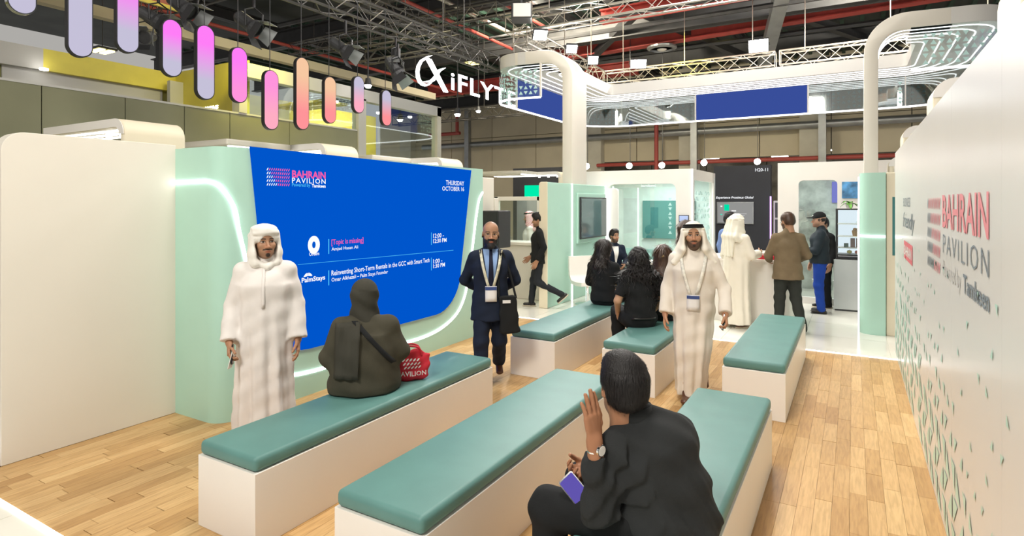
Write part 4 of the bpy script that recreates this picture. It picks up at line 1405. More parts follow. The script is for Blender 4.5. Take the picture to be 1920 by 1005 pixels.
# ================================================================== trusses
def truss(label, a, b, s, m, step=0.35, r=0.022, grp='lighting trusses'):
    a = Vector(a); b = Vector(b); d = b - a; L = d.length; d.normalize()
    t = thing('lighting_truss', label, 'truss', a, group=grp)
    up = Vector((0, 0, 1)); sd = d.cross(up).normalized()
    cs = [sd * (s / 2 * i) + up * (s / 2 * j) for i, j in ((-1, -1), (1, -1), (1, 1), (-1, 1))]
    for c in cs: MB().bar(c, c + d * L, r, n=6).build('chord', m, t)
    mb = MB(); n = max(2, int(L / step))
    for f in range(4):
        c0, c1 = cs[f], cs[(f + 1) % 4]
        for k in range(n):
            p, q = (c0, c1) if k % 2 else (c1, c0)
            mb.bar(p + d * (L * k / n), q + d * (L * (k + 1) / n), r * 0.55, n=4, caps=False)
    for k in (0, n):
        for f in range(4): mb.bar(cs[f] + d * (L * k / n), cs[(f + 1) % 4] + d * (L * k / n), r * 0.8, n=4)
    tag(mb.build('bracing', m, t, fix=False), kind='stuff')
    for q in (0.12, 0.5, 0.88):
        w = d * (L * q); MB().bar(w + up * (s / 2), (w.x, w.y, 8.15 - a.z), 0.012, n=5).build('hanger', m, t)
    return t


truss('dark lighting truss carrying the spotlights above the capsule pendants', (-6.75, 1.5, 4.9), (-6.75, 10.8, 4.9), 0.3, M['trussdark'])
truss('dark cross truss ending over the glowing emblem', (-9.5, 9.6, 5.15), (-6.9, 9.6, 5.15), 0.3, M['trussdark'])
truss('bright aluminium truss crossing above the first curved post', (-6.4, 10.9, 5.68), (1.5, 10.9, 5.68), 0.34, M['alu'])
truss('aluminium truss returning over the canopy side behind the first post', (-6.2, 11.0, 5.50), (-6.2, 15.5, 5.42), 0.34, M['alu'])
truss('yellow lit truss section beside the blue canopy panel', (-6.1, 15.75, 5.42), (-1.65, 15.75, 5.42), 0.34, M['alu'])
truss('pale aluminium truss leading to the second curved post', (-1.55, 15.75, 5.42), (3.0, 15.75, 5.42), 0.34, M['alu'])
truss('dark truss nearest the grey lavender pendants, high above the olive booth', (-8.3, 1.0, 5.9), (-8.3, 12.5, 5.9), 0.34, M['trussdark'])
truss('dark truss crossing above the magenta pendants', (-13.5, 7.2, 6.2), (-6.2, 7.2, 6.2), 0.34, M['trussdark'])
truss('dark truss crossing above the salmon pendants', (-14.0, 11.5, 6.3), (-7.0, 11.5, 6.3), 0.34, M['trussdark'])
truss('thin dark truss far over the neighbouring stands', (-15, 17.0, 5.0), (-7, 17.0, 5.0), 0.35, M['trussdark'])


def look(o, d):
    o.rotation_mode = 'QUATERNION'
    o.rotation_quaternion = Vector(d).normalized().to_track_quat('-Z', 'Y')


def flood(label, loc, target, w=0.34, h=0.28, power=0):
    t = thing('floodlight', label, 'floodlight', loc, group='white floodlights on the trusses')
    look(t, Vector(target) - Vector(loc))
    MB().box(-w / 2, w / 2, -h / 2, h / 2, 0.0, 0.07).build('housing', M['dark'], t, bevel=0.01)
    MB().box(-w / 2 + 0.015, w / 2 - 0.015, -h / 2 + 0.015, h / 2 - 0.015, -0.006, 0.0).build('lens', M['flood'], t)
    MB().tube([(-w / 2 - 0.02, 0, 0.0), (-w / 2 - 0.02, 0, 0.16), (w / 2 + 0.02, 0, 0.16), (w / 2 + 0.02, 0, 0.0)], 0.01, 5).build('yoke', M['dark'], t)
    if power:
        area('flood_beam', Vector(loc) + (Vector(target) - Vector(loc)).normalized() * 0.03, target, w, power, (1, 0.97, 0.92), spread=2.4)
    return t


def at(px, py, d):
    s = (px - 960) / 1100 * d
    return (-math.sin(YAW) * d + math.cos(YAW) * s, math.cos(YAW) * d + math.sin(YAW) * s, 1.9 + (380 - py) / 1100 * d)


area('stage_lamp', (-3.9, 14.6, 6.3), (-3.9, 15.8, 5.4), 0.3, 22, (1, 0.85, 0.1), spread=1.6)
area('stage_lamp', (-8.3, 6.2, 4.9), (-9.2, 6.8, 3.6), 0.3, 26, (1, 0.88, 0.1), spread=2.0)
area('stage_lamp', (-9.6, 10.5, 3.9), (-11, 10.3, 3.4), 0.3, 22, (1, 0.9, 0.2), spread=2.4)
flood('blazing white floodlight on the truss just over the first post', at(1013, 66, 12.0), (-2.2, 7, 0.5), 0.30, 0.24, 90)
flood('white floodlight above the shoulder of the first curved post', at(1072, 92, 13.2), (-2.6, 8, 0.5), 0.26, 0.22, 70)
flood('white floodlight tucked behind the first curved post', at(1112, 113, 14.2), (-2.6, 8, 0.5), 0.26, 0.22, 70)
flood('wide white floodlight at the left end of the far truss', at(1197, 120, 15.4), (-2.2, 9, 0.5), 0.42, 0.26, 50)
flood('biggest blazing floodlight in the middle of the far truss', at(1422, 86, 15.6), (-1.5, 8, 0.5), 0.5, 0.36, 70)
for px, py, d, lab in ((1180, 311, 19, 'round glowing lamp just beside the first white post, over the pod roof'), (1241, 310, 19, 'round glowing lamp over the pod roof near its corner'),
                       (1320, 305, 19, 'round glowing lamp above the black booth corner'), (1420, 303, 19, 'round glowing lamp above the black booth number'), (1100, 312, 19, 'round glowing lamp half hidden by the white post')):
    t = thing('stand_lamp', lab, 'lamp', at(px, py, d), group='round lamps over the far stands')
    MB().lathe([(0.02, -0.09), (0.09, -0.05), (0.10, 0.0)], 14, axis='Y').build('lens', M['flood'], t, smooth=False)
    MB().lathe([(0.105, 0.0), (0.09, 0.1), (0.03, 0.14)], 14, axis='Y').build('housing', M['dark'], t)
    MB().bar((0, 0.08, 0), (0, 0.08, 8.15 - t.location.z), 0.016).build('stem', M['dark'], t)


def spot(label, px, py, d, aim, s=1.0):
    p = at(px, py, d)
    t = thing('stage_spotlight', label, 'spotlight', p, group='black stage spotlights')
    h = thing('head', None, None, (0, 0, 0), parent=t); look(h, aim)
    MB().lathe([(0.05 * s, 0.30 * s), (0.085 * s, 0.26 * s), (0.09 * s, 0.05 * s), (0.115 * s, 0.0), (0.115 * s, -0.05 * s), (0.1 * s, -0.05 * s), (0.1 * s, -0.02 * s)], 16).build('barrel', M['dark'], h)
    MB().lathe([(0.098 * s, -0.03 * s), (0.098 * s, -0.026 * s)], 16).build('lens', M['black'], h)
    for k in range(4):
        a = PI / 2 * k; c, q = math.cos(a), math.sin(a); r = 0.11 * s; l = 0.14 * s; w = 0.09 * s
        P = [(c * r - q * w, q * r + c * w, -0.05 * s), (c * r + q * w, q * r - c * w, -0.05 * s), (c * (r + 0.07 * s) + q * w * 1.3, q * (r + 0.07 * s) - c * w * 1.3, -0.05 * s - l), (c * (r + 0.07 * s) - q * w * 1.3, q * (r + 0.07 * s) + c * w * 1.3, -0.05 * s - l)]
        n_ = Vector((c, q, 0.4)).normalized() * 0.004
        mb = MB(); mb.add(P + [tuple(Vector(v) + n_) for v in P], [(0, 1, 2, 3), (7, 6, 5, 4), (0, 4, 5, 1), (1, 5, 6, 2), (2, 6, 7, 3), (3, 7, 4, 0)])
        mb.build('barn_door', M['steel'] if k in (1, 2) else M['dark'], h)
    MB().tube([(0, -0.12 * s, 0), (0, -0.13 * s, 0.2 * s), (0, 0, 0.26 * s), (0, 0.13 * s, 0.2 * s), (0, 0.12 * s, 0)], 0.012 * s, 5).build('yoke', M['black'], t)
    MB().bar((0, 0, 0.26 * s), (0, 0, 0.46 * s), 0.03 * s).build('clamp', M['black'], t)
    return t


spot('black spotlight high beside the first magenta pendant', 352, 20, 7.1, (0.7, 0.3, -0.6), 0.99)
spot('black spotlight with bright rim behind the short magenta pendant', 297, 40, 7.0, (0.7, 0.5, -0.5), 0.86)
spot('chrome faced spotlight beside the third pendant foot', 272, 70, 7.3, (0.6, -0.7, -0.3), 0.77)
spot('black spotlight over the all magenta pendant', 476, 52, 7.8, (0.75, 0.3, -0.6), 1.03)
spot('black spotlight between the salmon pendants', 648, 95, 8.6, (0.75, 0.3, -0.55), 0.95)
spot('double black spotlight beside the glowing emblem', 746, 138, 9.3, (0.5, 0.2, -0.8), 1.03)
spot('black spotlight above the smallest pendant', 742, 112, 9.4, (0.2, -0.3, -0.9), 0.77)
bxx = thing('projector', 'boxy projector with white face at the truss corner over the first post', 'projector', at(978, 25, 11.6), 0.5)
MB().box(-0.2, 0.2, -0.2, 0.2, -0.15, 0.15).build('case', M['dark'], bxx, bevel=0.02)
MB().box(-0.16, 0.18, -0.215, -0.2, -0.13, 0.13).build('face', M['white'], bxx, bevel=0.004)
MB().bar((0, 0, 0.15), (0, 0, 0.6), 0.04).build('hanger', M['dark'], bxx)

# ================================================================== the hall: roof, steel, pipes, far wall
o = MB().box(-26, 12, -6, 29, 8.2, 8.35).build('ceiling', M['roof']); tag(o, kind='structure', label='dark sheet roof of the exhibition hall', cat='roof')
cor = MB()
for k in range(60):
    x = -25 + k * 0.6
    cor.box(x, x + 0.12, 14, 28.5, 8.1, 8.2)
c_ = cor.build('rib', M['roofgreen'], o); tag(c_, kind='stuff')
GRP = 'steel beams under the roof'


def ibeam(name, lab, a, b, h, w, m, cat='beam', grp=GRP):
    a = Vector(a); b = Vector(b)
    t = thing(name, lab, cat, a, group=grp)
    d = b - a
    up = Vector((0, 0, h / 2 - 0.02))
    MB().bar(Vector((0, 0, 0)), d, 0.03, h).build('web', m, t)
    for s in (-1, 1): MB().bar(up * s, d + up * s, w, 0.04).build('flange', m, t)
    return t


def bar_thing(name, lab, cat, a, b, r, m, grp=None, n=8):
    a = Vector(a); b = Vector(b)
    t = MB().bar((0, 0, 0), b - a, r, n=n).build(name, m, loc=a)
    if n > 5: sharp(t, 0.8)
    return tag(t, lab, cat, grp)


for k, y in enumerate((13.0, 17.5, 22.0, 26.0)):
    ibeam('roof_beam', ('dark steel girder crossing under the roof, lowest and closest to the trusses', 'dark steel girder crossing the roof, second from the trusses', 'dark steel girder crossing the roof, third from the trusses', 'dark steel girder close to the far hall wall')[k], (-24, y, 7.3), (8, y, 7.3), 0.55, 0.3, M['dark'])
for k, x in enumerate((-17.0, -12.5, -8.0, -3.5, 1.2)):
    ibeam('purlin', 'dark long girder of the roof over %s' % ('the far end of the olive booth', 'the olive booth terrace', 'the pendant row', 'the ring canopy middle', 'the second curved post')[k], (x, 4, 7.8), (x, 27.7, 7.8), 0.38, 0.25, M['dark'])
for k, (a, b) in enumerate((((-9, 20, 6.6), (-3, 14, 7.9)), ((-3, 21, 6.7), (-6.5, 15, 7.9)), ((1.5, 24, 7.0), (-3.5, 16, 7.8)), ((4, 17, 7.0), (-2, 22, 7.9)), ((-1, 13.6, 7.6), (-2.6, 21, 6.3)))):
    bar_thing('roof_brace', 'slanting dark steel brace %s' % ('above the glowing sign', 'above the first post', 'above the far truss', 'near the second curved post', 'coming down at the biggest floodlight')[k], 'beam', a, b, 0.22 if k < 4 else 0.35, M['dark'] if k < 4 else M['steel'], 'slanting roof braces', 4)
# red beams and pipes
ibeam('red_beam', 'wide red girder crossing behind the projector and canopy', (-11, 18.5, 7.05), (2.5, 18.5, 7.35), 0.5, 0.35, M['red'], 'beam', 'red girders')
ibeam('red_beam', 'second red girder under the roof beyond the aluminium truss', (-6, 15.2, 7.0), (4, 15.2, 7.1), 0.35, 0.3, M['red'], 'beam', 'red girders')
ibeam('red_beam', 'red girder seen above the glowing emblem', (-17, 21.5, 7.0), (-7, 21.5, 7.0), 0.5, 0.3, M['red'], 'beam', 'red girders')
for k, (x, y0, y1, z, r, m) in enumerate(((-9.6, 4, 16.5, 6.9, 0.05, 'redpipe'), (-8.2, 4, 16.5, 7.3, 0.05, 'redpipe'), (-9.1, 4, 16, 7.1, 0.06, 'alu'), (-14.0, 2, 20, 6.4, 0.05, 'redpipe'))):
    bar_thing('sprinkler_pipe', ('thin red sprinkler pipe over the dark truss', 'red sprinkler pipe running towards the projector', 'pale pipe between two red sprinkler pipes', 'thin red pipe above the olive booth terrace')[k], 'pipe', (x, y0, z), (x, y1, z), r, M[m], 'pipes under the roof')
for k in range(7):
    bar_thing('conduit', ('thin grey conduit under the roof, first from the emblem side', 'thin grey conduit under the roof, second from the emblem side', 'thin grey conduit under the roof, third from the emblem side', 'thin grey conduit under the roof, fourth from the emblem side', 'thin grey conduit under the roof, fifth from the emblem side', 'thin grey conduit under the roof, sixth from the emblem side', 'thin grey conduit under the roof, seventh from the emblem side')[k], 'pipe', (-14 + k * 0.4, 11.0 + 1.35 * k, 6.9 + 0.08 * (k % 3)), (4 + k * 0.4, 11.0 + 1.35 * k, 6.9 + 0.08 * (k % 3)), 0.035 if k % 2 else 0.07, M['dark'], 'conduits under the roof', 6)
dc = thing('cable_duct', 'wide ribbed rust red duct behind the lavender pendants', 'duct', (-11.6, 1.2, 6.05))
for k in range(5): MB().box(-0.02, 0.10, 0, 5.6, -0.32 + k * 0.15, -0.20 + k * 0.15).build('plank', M['brownred'], dc)
MB().box(0.1, 0.16, 0, 5.6, -0.40, -0.33).build('edge', M['trussyellow'], dc)
dt = bar_thing('cable_tray', 'long tan cable tray below the rust red duct', 'tray', (-13.2, 1, 5.75), (-13.2, 17, 5.75), 0.22, M['concrete'], None, 4)
bar_thing('steel_post', 'dark steel post far behind the lavender pendants', 'post', (-16.5, 9.2, 0), (-16.5, 9.2, 8.1), 0.3, M['dark'], None, 4)
bar_thing('hanging_rail', 'thin steel rail crossing under the roof behind the dark truss', 'rail', (-16, 12.0, 6.4), (-6, 12.0, 6.4), 0.03, M['alu'], None, 5)
fd = bar_thing('foil_duct', 'shiny foil wrapped flexible duct under the roof right of the projector', 'duct', at(1265, 62, 20), at(1345, 38, 20), 0.3, M['foil'], None, 14)
rf = thing('round_vent', 'round steel ceiling vent above the far truss', 'vent', at(1241, 91, 18.5))
MB().lathe([(0.46, 0.05), (0.46, 0.0), (0.36, -0.04), (0.34, 0.02)], 24).build('rim', M['steel'], rf)
MB().lathe([(0.15, -0.03), (0.12, -0.06), (0.02, -0.07)], 16).build('core', M['white'], rf)
MB().lathe([(0.34, 0.02), (0.34, 0.03)], 24).build('shade', M['dark'], rf)
for k, (px, py, d, lab) in enumerate(((192, 95, 13.5, 'small yellow high bay lamp behind the lavender pendants'), (1352, 42, 18.5, 'yellow twin high bay lamp under the roof near the foil duct'), (883, 118, 17, 'small yellow lamp right of the glowing emblem'))):
    t = thing('high_bay_lamp', lab, 'lamp', at(px, py, d), group='yellow high bay lamps')
    for s in (-1, 1): MB().box(-0.22, 0.22, s * 0.10 - 0.06, s * 0.10 + 0.06, -0.03, 0).build('lens', M['lampyellow'], t)
    MB().box(-0.26, 0.26, -0.2, 0.2, 0, 0.05).build('housing', M['dark'], t)
    MB().bar((0, 0, 0.05), (0, 0, max(0.3, 8.15 - t.location.z)), 0.015).build('hanger', M['dark'], t)
for k, (px, py, d, lab) in enumerate(((858, 214, 14.0, 'bright lamp below the glowing letters'), (897, 208, 18.5, 'bright round lamp under the glowing letters, beside the canopy'), (690, 160, 12, 'small bright lamp between two far pendants'))):
    t = thing('track_lamp', lab, 'lamp', at(px, py, d), group='small track lamps')
    MB().lathe([(0.05, -0.05), (0.075, 0.0)], 12).build('lens', M['flood'], t)
    MB().lathe([(0.08, 0.0), (0.05, 0.14)], 12).build('housing', M['dark'], t)
    MB().bar((0, 0, 0.14), (0, 0, 8.15 - t.location.z), 0.02).build('hanger', M['dark'], t)

# far hall wall
fw = thing('wall_back', 'tan far wall of the hall with pipes, posts and loading bays', 'wall', (0, 28, 0), kind='structure')
for i, x in enumerate((-26, -23.2, -20.4, -17.6, -14.8, -12.0, -9.2, -6.4, -3.6, -0.8, 2.0, 4.8, 7.6)):
    z0 = 3.95 if x > -12.5 else 0
    MB().box(x + 0.02, x + 2.78, 0.0, 0.2, z0, 5.55).build('panel', M['concrete'], fw)
    MB().box(x + 0.02, x + 2.78, 0.0, 0.2, 5.58, 8.2).build('panel', M['concrete'], fw)
    if z0: MB().box(x + 0.02, x + 2.78, 2.5, 2.6, 0, 4.2).build('bay', M['bay'], fw)
MB().box(-26, 11, 3, 3.1, 0, 8).build('backing', M['bay'], fw)
for k, x in enumerate((-23.5, -11.3, -6.6, -1.55, 4.6)):
    MB().box(x - 0.42, x + 0.42, -0.5, 0.0, 0, 8.2).build('pilaster', M['post_concrete'], fw)
for k, x in enumerate((-18.7, -6.25, -1.1)):
    bar_thing('steel_stanchion', 'grey steel stanchion on the far wall %s' % ('past the glass booth', 'above the pod corner', 'beyond the blue canopy panel')[k], 'post', (x, 27.2, 0), (x, 27.2, 7.9), 0.28, M['steel'], 'steel stanchions', 4)
bar_thing('wall_pipe', 'long grey pipe along the far wall under the ring canopy', 'pipe', (-22, 27.35, 5.15), (8, 27.35, 5.15), 0.16, M['steel'])
bar_thing('riser_pipe', 'upright red riser pipe dropping to the pod roof', 'pipe', (-7.9, 26.9, 0), (-7.9, 26.9, 7.6), 0.10, M['redpipe'])
bar_thing('fire_pipe', 'level red fire pipe across the loading bays', 'pipe', (-11, 27.3, 3.75), (7, 27.3, 3.75), 0.09, M['redpipe'])
bar_thing('fire_pipe', 'short red pipe bend on the wall beside the glass booth', 'pipe', (-21.5, 27.3, 5.85), (-19.3, 27.3, 5.85), 0.10, M['redpipe'])
bar_thing('riser_pipe', 'short red upright pipe on the wall beside the glass booth', 'pipe', (-19.5, 27.3, 5.85), (-19.5, 27.3, 7.6), 0.10, M['redpipe'])
for k, (px, py) in enumerate(((1337, 287), (1334, 296), (1480, 283), (1645, 279), (1545, 281), (1212, 290), (1462, 292))):
    tq = (px - 960) / 1100; d_ = 29.6 / (math.cos(YAW) + math.sin(YAW) * tq); p = at(px, py, d_)
    t = thing('bay_lamp', 'long yellow lamp in the loading bays %s' % ('over the black booth, upper one', 'over the black booth, lower one', 'right above the white frosted pod', 'next to the second curved post', 'left of the second curved post', 'over the glass pod roof', 'above the black booth number')[k], 'lamp', p, group='lamps in the loading bays')
    MB().box(-0.35, 0.35, -0.06, 0.06, -0.05, 0).build('tube', M['bulb'], t)
    MB().box(-0.4, 0.4, -0.09, 0.09, 0, 0.05).build('housing', M['greyframe'], t)


# ================================================================== people
def rotm(yaw=0, pitch=0, roll=0):
    return np.array(Matrix.Rotation(yaw, 3, 'Z') @ Matrix.Rotation(pitch, 3, 'X') @ Matrix.Rotation(roll, 3, 'Y'))


_HEAD = {}


def head_mesh(res):
    if res in _HEAD: return _HEAD[res]
    S = SDF((-.10, -.13, -.17), (.10, .135, .14), res)
    S.ell((0, -.015, .035), (.074, .092, .083), k=0.01)
    S.ell((0, -.03, -.012), (.064, .068, .06), k=0.03)
    S.ell((0, .02, -.045), (.057, .066, .078), k=0.03)
    S.ell((0, .035, -.085), (.043, .05, .034), k=0.03)
    S.ell((0, .074, -.105), (.019, .015, .015), k=0.022)
    S.ell((0, .03, .05), (.06, .048, .05), k=0.03)
    for s in (-1, 1):
        S.ell((s * .040, .052, -.030), (.023, .024, .022), k=0.02)
        S.ell((s * .031, .092, -.001), (.019, .022, .013), k=0.012, op='-')
    S.cap((-.036, .066, .020), (.036, .066, .020), .010, k=0.014)
    for s in (-1, 1):
        S.ell((s * .031, .0595, -.001), (.0135, .0125, .0105), k=0.003)
    S.cap((0, .074, .008), (0, .102, -.034), .0075, .0105, k=0.010)
    S.ell((0, .105, -.037), (.0115, .011, .009), k=0.006)
    for s in (-1, 1): S.ell((s * .0135, .094, -.041), (.0085, .011, .0075), k=0.005)
    S.ell((0, .083, -.0665), (.022, .009, .0055), k=0.005)
    S.ell((0, .082, -.076), (.018, .009, .006), k=0.005)
    for s in (-1, 1):
        R = rotm(s * -0.35, 0.15, 0)
        S.ell((s * .077, -.006, -.010), (.007, .019, .031), R, k=0.006)
        S.ell((s * .083, -.002, -.008), (.006, .011, .020), R, k=0.004, op='-')
    S.cap((0, -.025, -.05), (0, -.032, -.17), .050, .054, k=0.03)
    V, Q = S.surf(); V = relaxed(V, Q, 1, 0.4)
    _HEAD[res] = (V, Q)
    return V, Q


def paint_head(V, skin, beard=None, bcol=(0.012, 0.009, 0.008), lip=None, gaze=0.0, hairline=None, brow=True):
    C = np.tile(np.array(skin, float), (len(V), 1))
    x, y, z = V.T
    ax = np.abs(x); fr = y > 0.035

    def mix(m, col, a=1.0):
        m = np.clip(m, 0, 1)[:, None] * a
        C[:] = C * (1 - m) + np.array(col) * m
    sk = np.array(skin)
    sm = lambda e0, e1, v: np.clip((v - e0) / (e1 - e0), 0, 1)
    mix((1 - sm(.018, .03, np.hypot(x, (z + .037) * 1.2))) * fr, sk * np.array([1.12, .92, .88]), 0.5)
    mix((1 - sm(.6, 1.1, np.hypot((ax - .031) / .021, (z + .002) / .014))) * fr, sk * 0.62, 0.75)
    if lip is None: lip = sk * np.array([1.0, 0.62, 0.60])
    B = np.array(bcol)
    if beard == 'full':
        m = sm(-.050, -.060, z - 0.30 * np.maximum(0, ax - .03)) * sm(-0.03, -0.005, y) + sm(.052, .062, ax) * sm(-.01, -.03, z) * (y > -.012) * (y < .045)
        mix(m, B, 0.97)
        mix((1 - sm(.010, .014, np.abs(z + .054))) * (ax < .034) * (y > .06), B, .95)
    if beard == 'trim':
        m = sm(-.056, -.072, z - 0.45 * np.maximum(0, ax - .022)) * sm(-.01, .012, y) + sm(.05, .06, ax) * sm(-.01, -.03, z) * (y > -.005) * (y < .045)
        mix(m, B, 0.80)
        mix((1 - sm(.004, .008, np.abs(z + .0555))) * (ax < .030) * (y > .06), B, .85)
        mix((1 - sm(.010, .016, np.hypot(x, z + .094))) * (y > .05), B, .85)
    if beard == 'goatee':
        mix((1 - sm(.0035, .0075, np.abs(z + .0555 + 0.10 * np.maximum(0, ax - .012)))) * (ax < .034) * (y > .06), B, .92)
        mix((1 - sm(.8, 1.25, np.hypot(x / .016, (z + .097) / .015))) * (y > .05), B, .92)
        mix(sm(-.06, -.085, z) * sm(.0, .02, y), B, .30)
        mix(sm(.05, .06, ax) * sm(-.01, -.03, z) * (y > -.005) * (y < .045), B, .5)
    if beard == 'stub':
        mix(sm(-.05, -.07, z) * sm(-.01, .015, y), B, .45)
    mix((1 - sm(.75, 1.15, np.hypot(x / .021, (z + .0715) / .0085))) * (y > .06), lip)
    mix((1 - sm(.0008, .0022, np.abs(z + .0712))) * (ax < .019) * (y > .06), lip * 0.45, .8)
    ex = (ax - .031)
    e = np.hypot(ex / .0145, (z + .001) / .0052)
    mix((1 - sm(.85, 1.05, e)) * (y > .045), (0.46, 0.42, 0.39))
    gx = np.where(x > 0, .031, -.031) + gaze
    mix((1 - sm(.0056, .0078, np.hypot(x - gx, z + .0005))) * (e < 1.1) * (y > .045), (0.012, 0.008, 0.006))
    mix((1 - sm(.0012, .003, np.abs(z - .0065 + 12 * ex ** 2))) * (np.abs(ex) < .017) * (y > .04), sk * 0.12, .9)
    if brow:
        mix((1 - sm(.0028, .0062, np.abs(z - .0225 + 5 * (ex - .002) ** 2))) * (ax > .012) * (ax < .054) * (y > .03), B, .92)
    if hairline is not None:
        mix(sm(hairline, hairline + .02, z) * sm(.03, .05, .09 - y), B, .3)
    return C


_HAND = {}


def hand_mesh(curl, thumb, spread, res=0.003):
    key = (tuple(curl), thumb, spread, res)
    if key in _HAND: return _HAND[key]
    S = SDF((-.085, -.06, -.10), (.085, .21, .06), res)
    S.loft((0, -.01, 0), (0, .085, 0), (.027, .017), (.040, .013), k=0.012)
    S.cap((0, -.05, 0), (0, 0, 0), .025, .025, k=0.02)
    S.ell((-.026, .03, -.008), (.018, .032, .015), k=0.012)
    L = [(.030, .024, .018), (.034, .026, .019), (.031, .024, .018), (.024, .018, .016)]
    bx = [-.029, -.010, .010, .028]; by = [.086, .091, .087, .078]; r = [.0095, .0099, .0094, .0084]
    for i in range(4):
        a = (bx[i] * (i - 1.5) * 0 + spread * (i - 1.5))
        p = np.array([bx[i], by[i], 0.0]); c = 0
        S.cap((bx[i] * .8, by[i] - .03, 0), p, .0105, r[i] * 1.08, k=0.006)
        for j in range(3):
            c += curl[i] * (0.8 if j == 0 else 1.1)
            d = np.array([math.sin(a) * math.cos(c), math.cos(a) * math.cos(c), -math.sin(c)])
            q = p + d * L[i][j]
            S.cap(p, q, r[i] * (1 - .08 * j), r[i] * (.93 - .09 * j), k=0.0025)
            p = q
    p = np.array([-.026, .022, -.006])
    for j, l in enumerate((.038, .030, .024)):
        a = thumb * (1 - 0.25 * j)
        d = np.array([-math.sin(a), math.cos(a) * .95, -.25 - .12 * j]); d /= np.linalg.norm(d)
        q = p + d * l
        S.cap(p, q, .0125 - .0015 * j, .0112 - .0015 * j, k=0.005); p = q
    V, Q = S.surf(); V = relaxed(V, Q, 1, .4)
    _HAND[key] = (V, Q)
    return V, Q


HS = 1.07


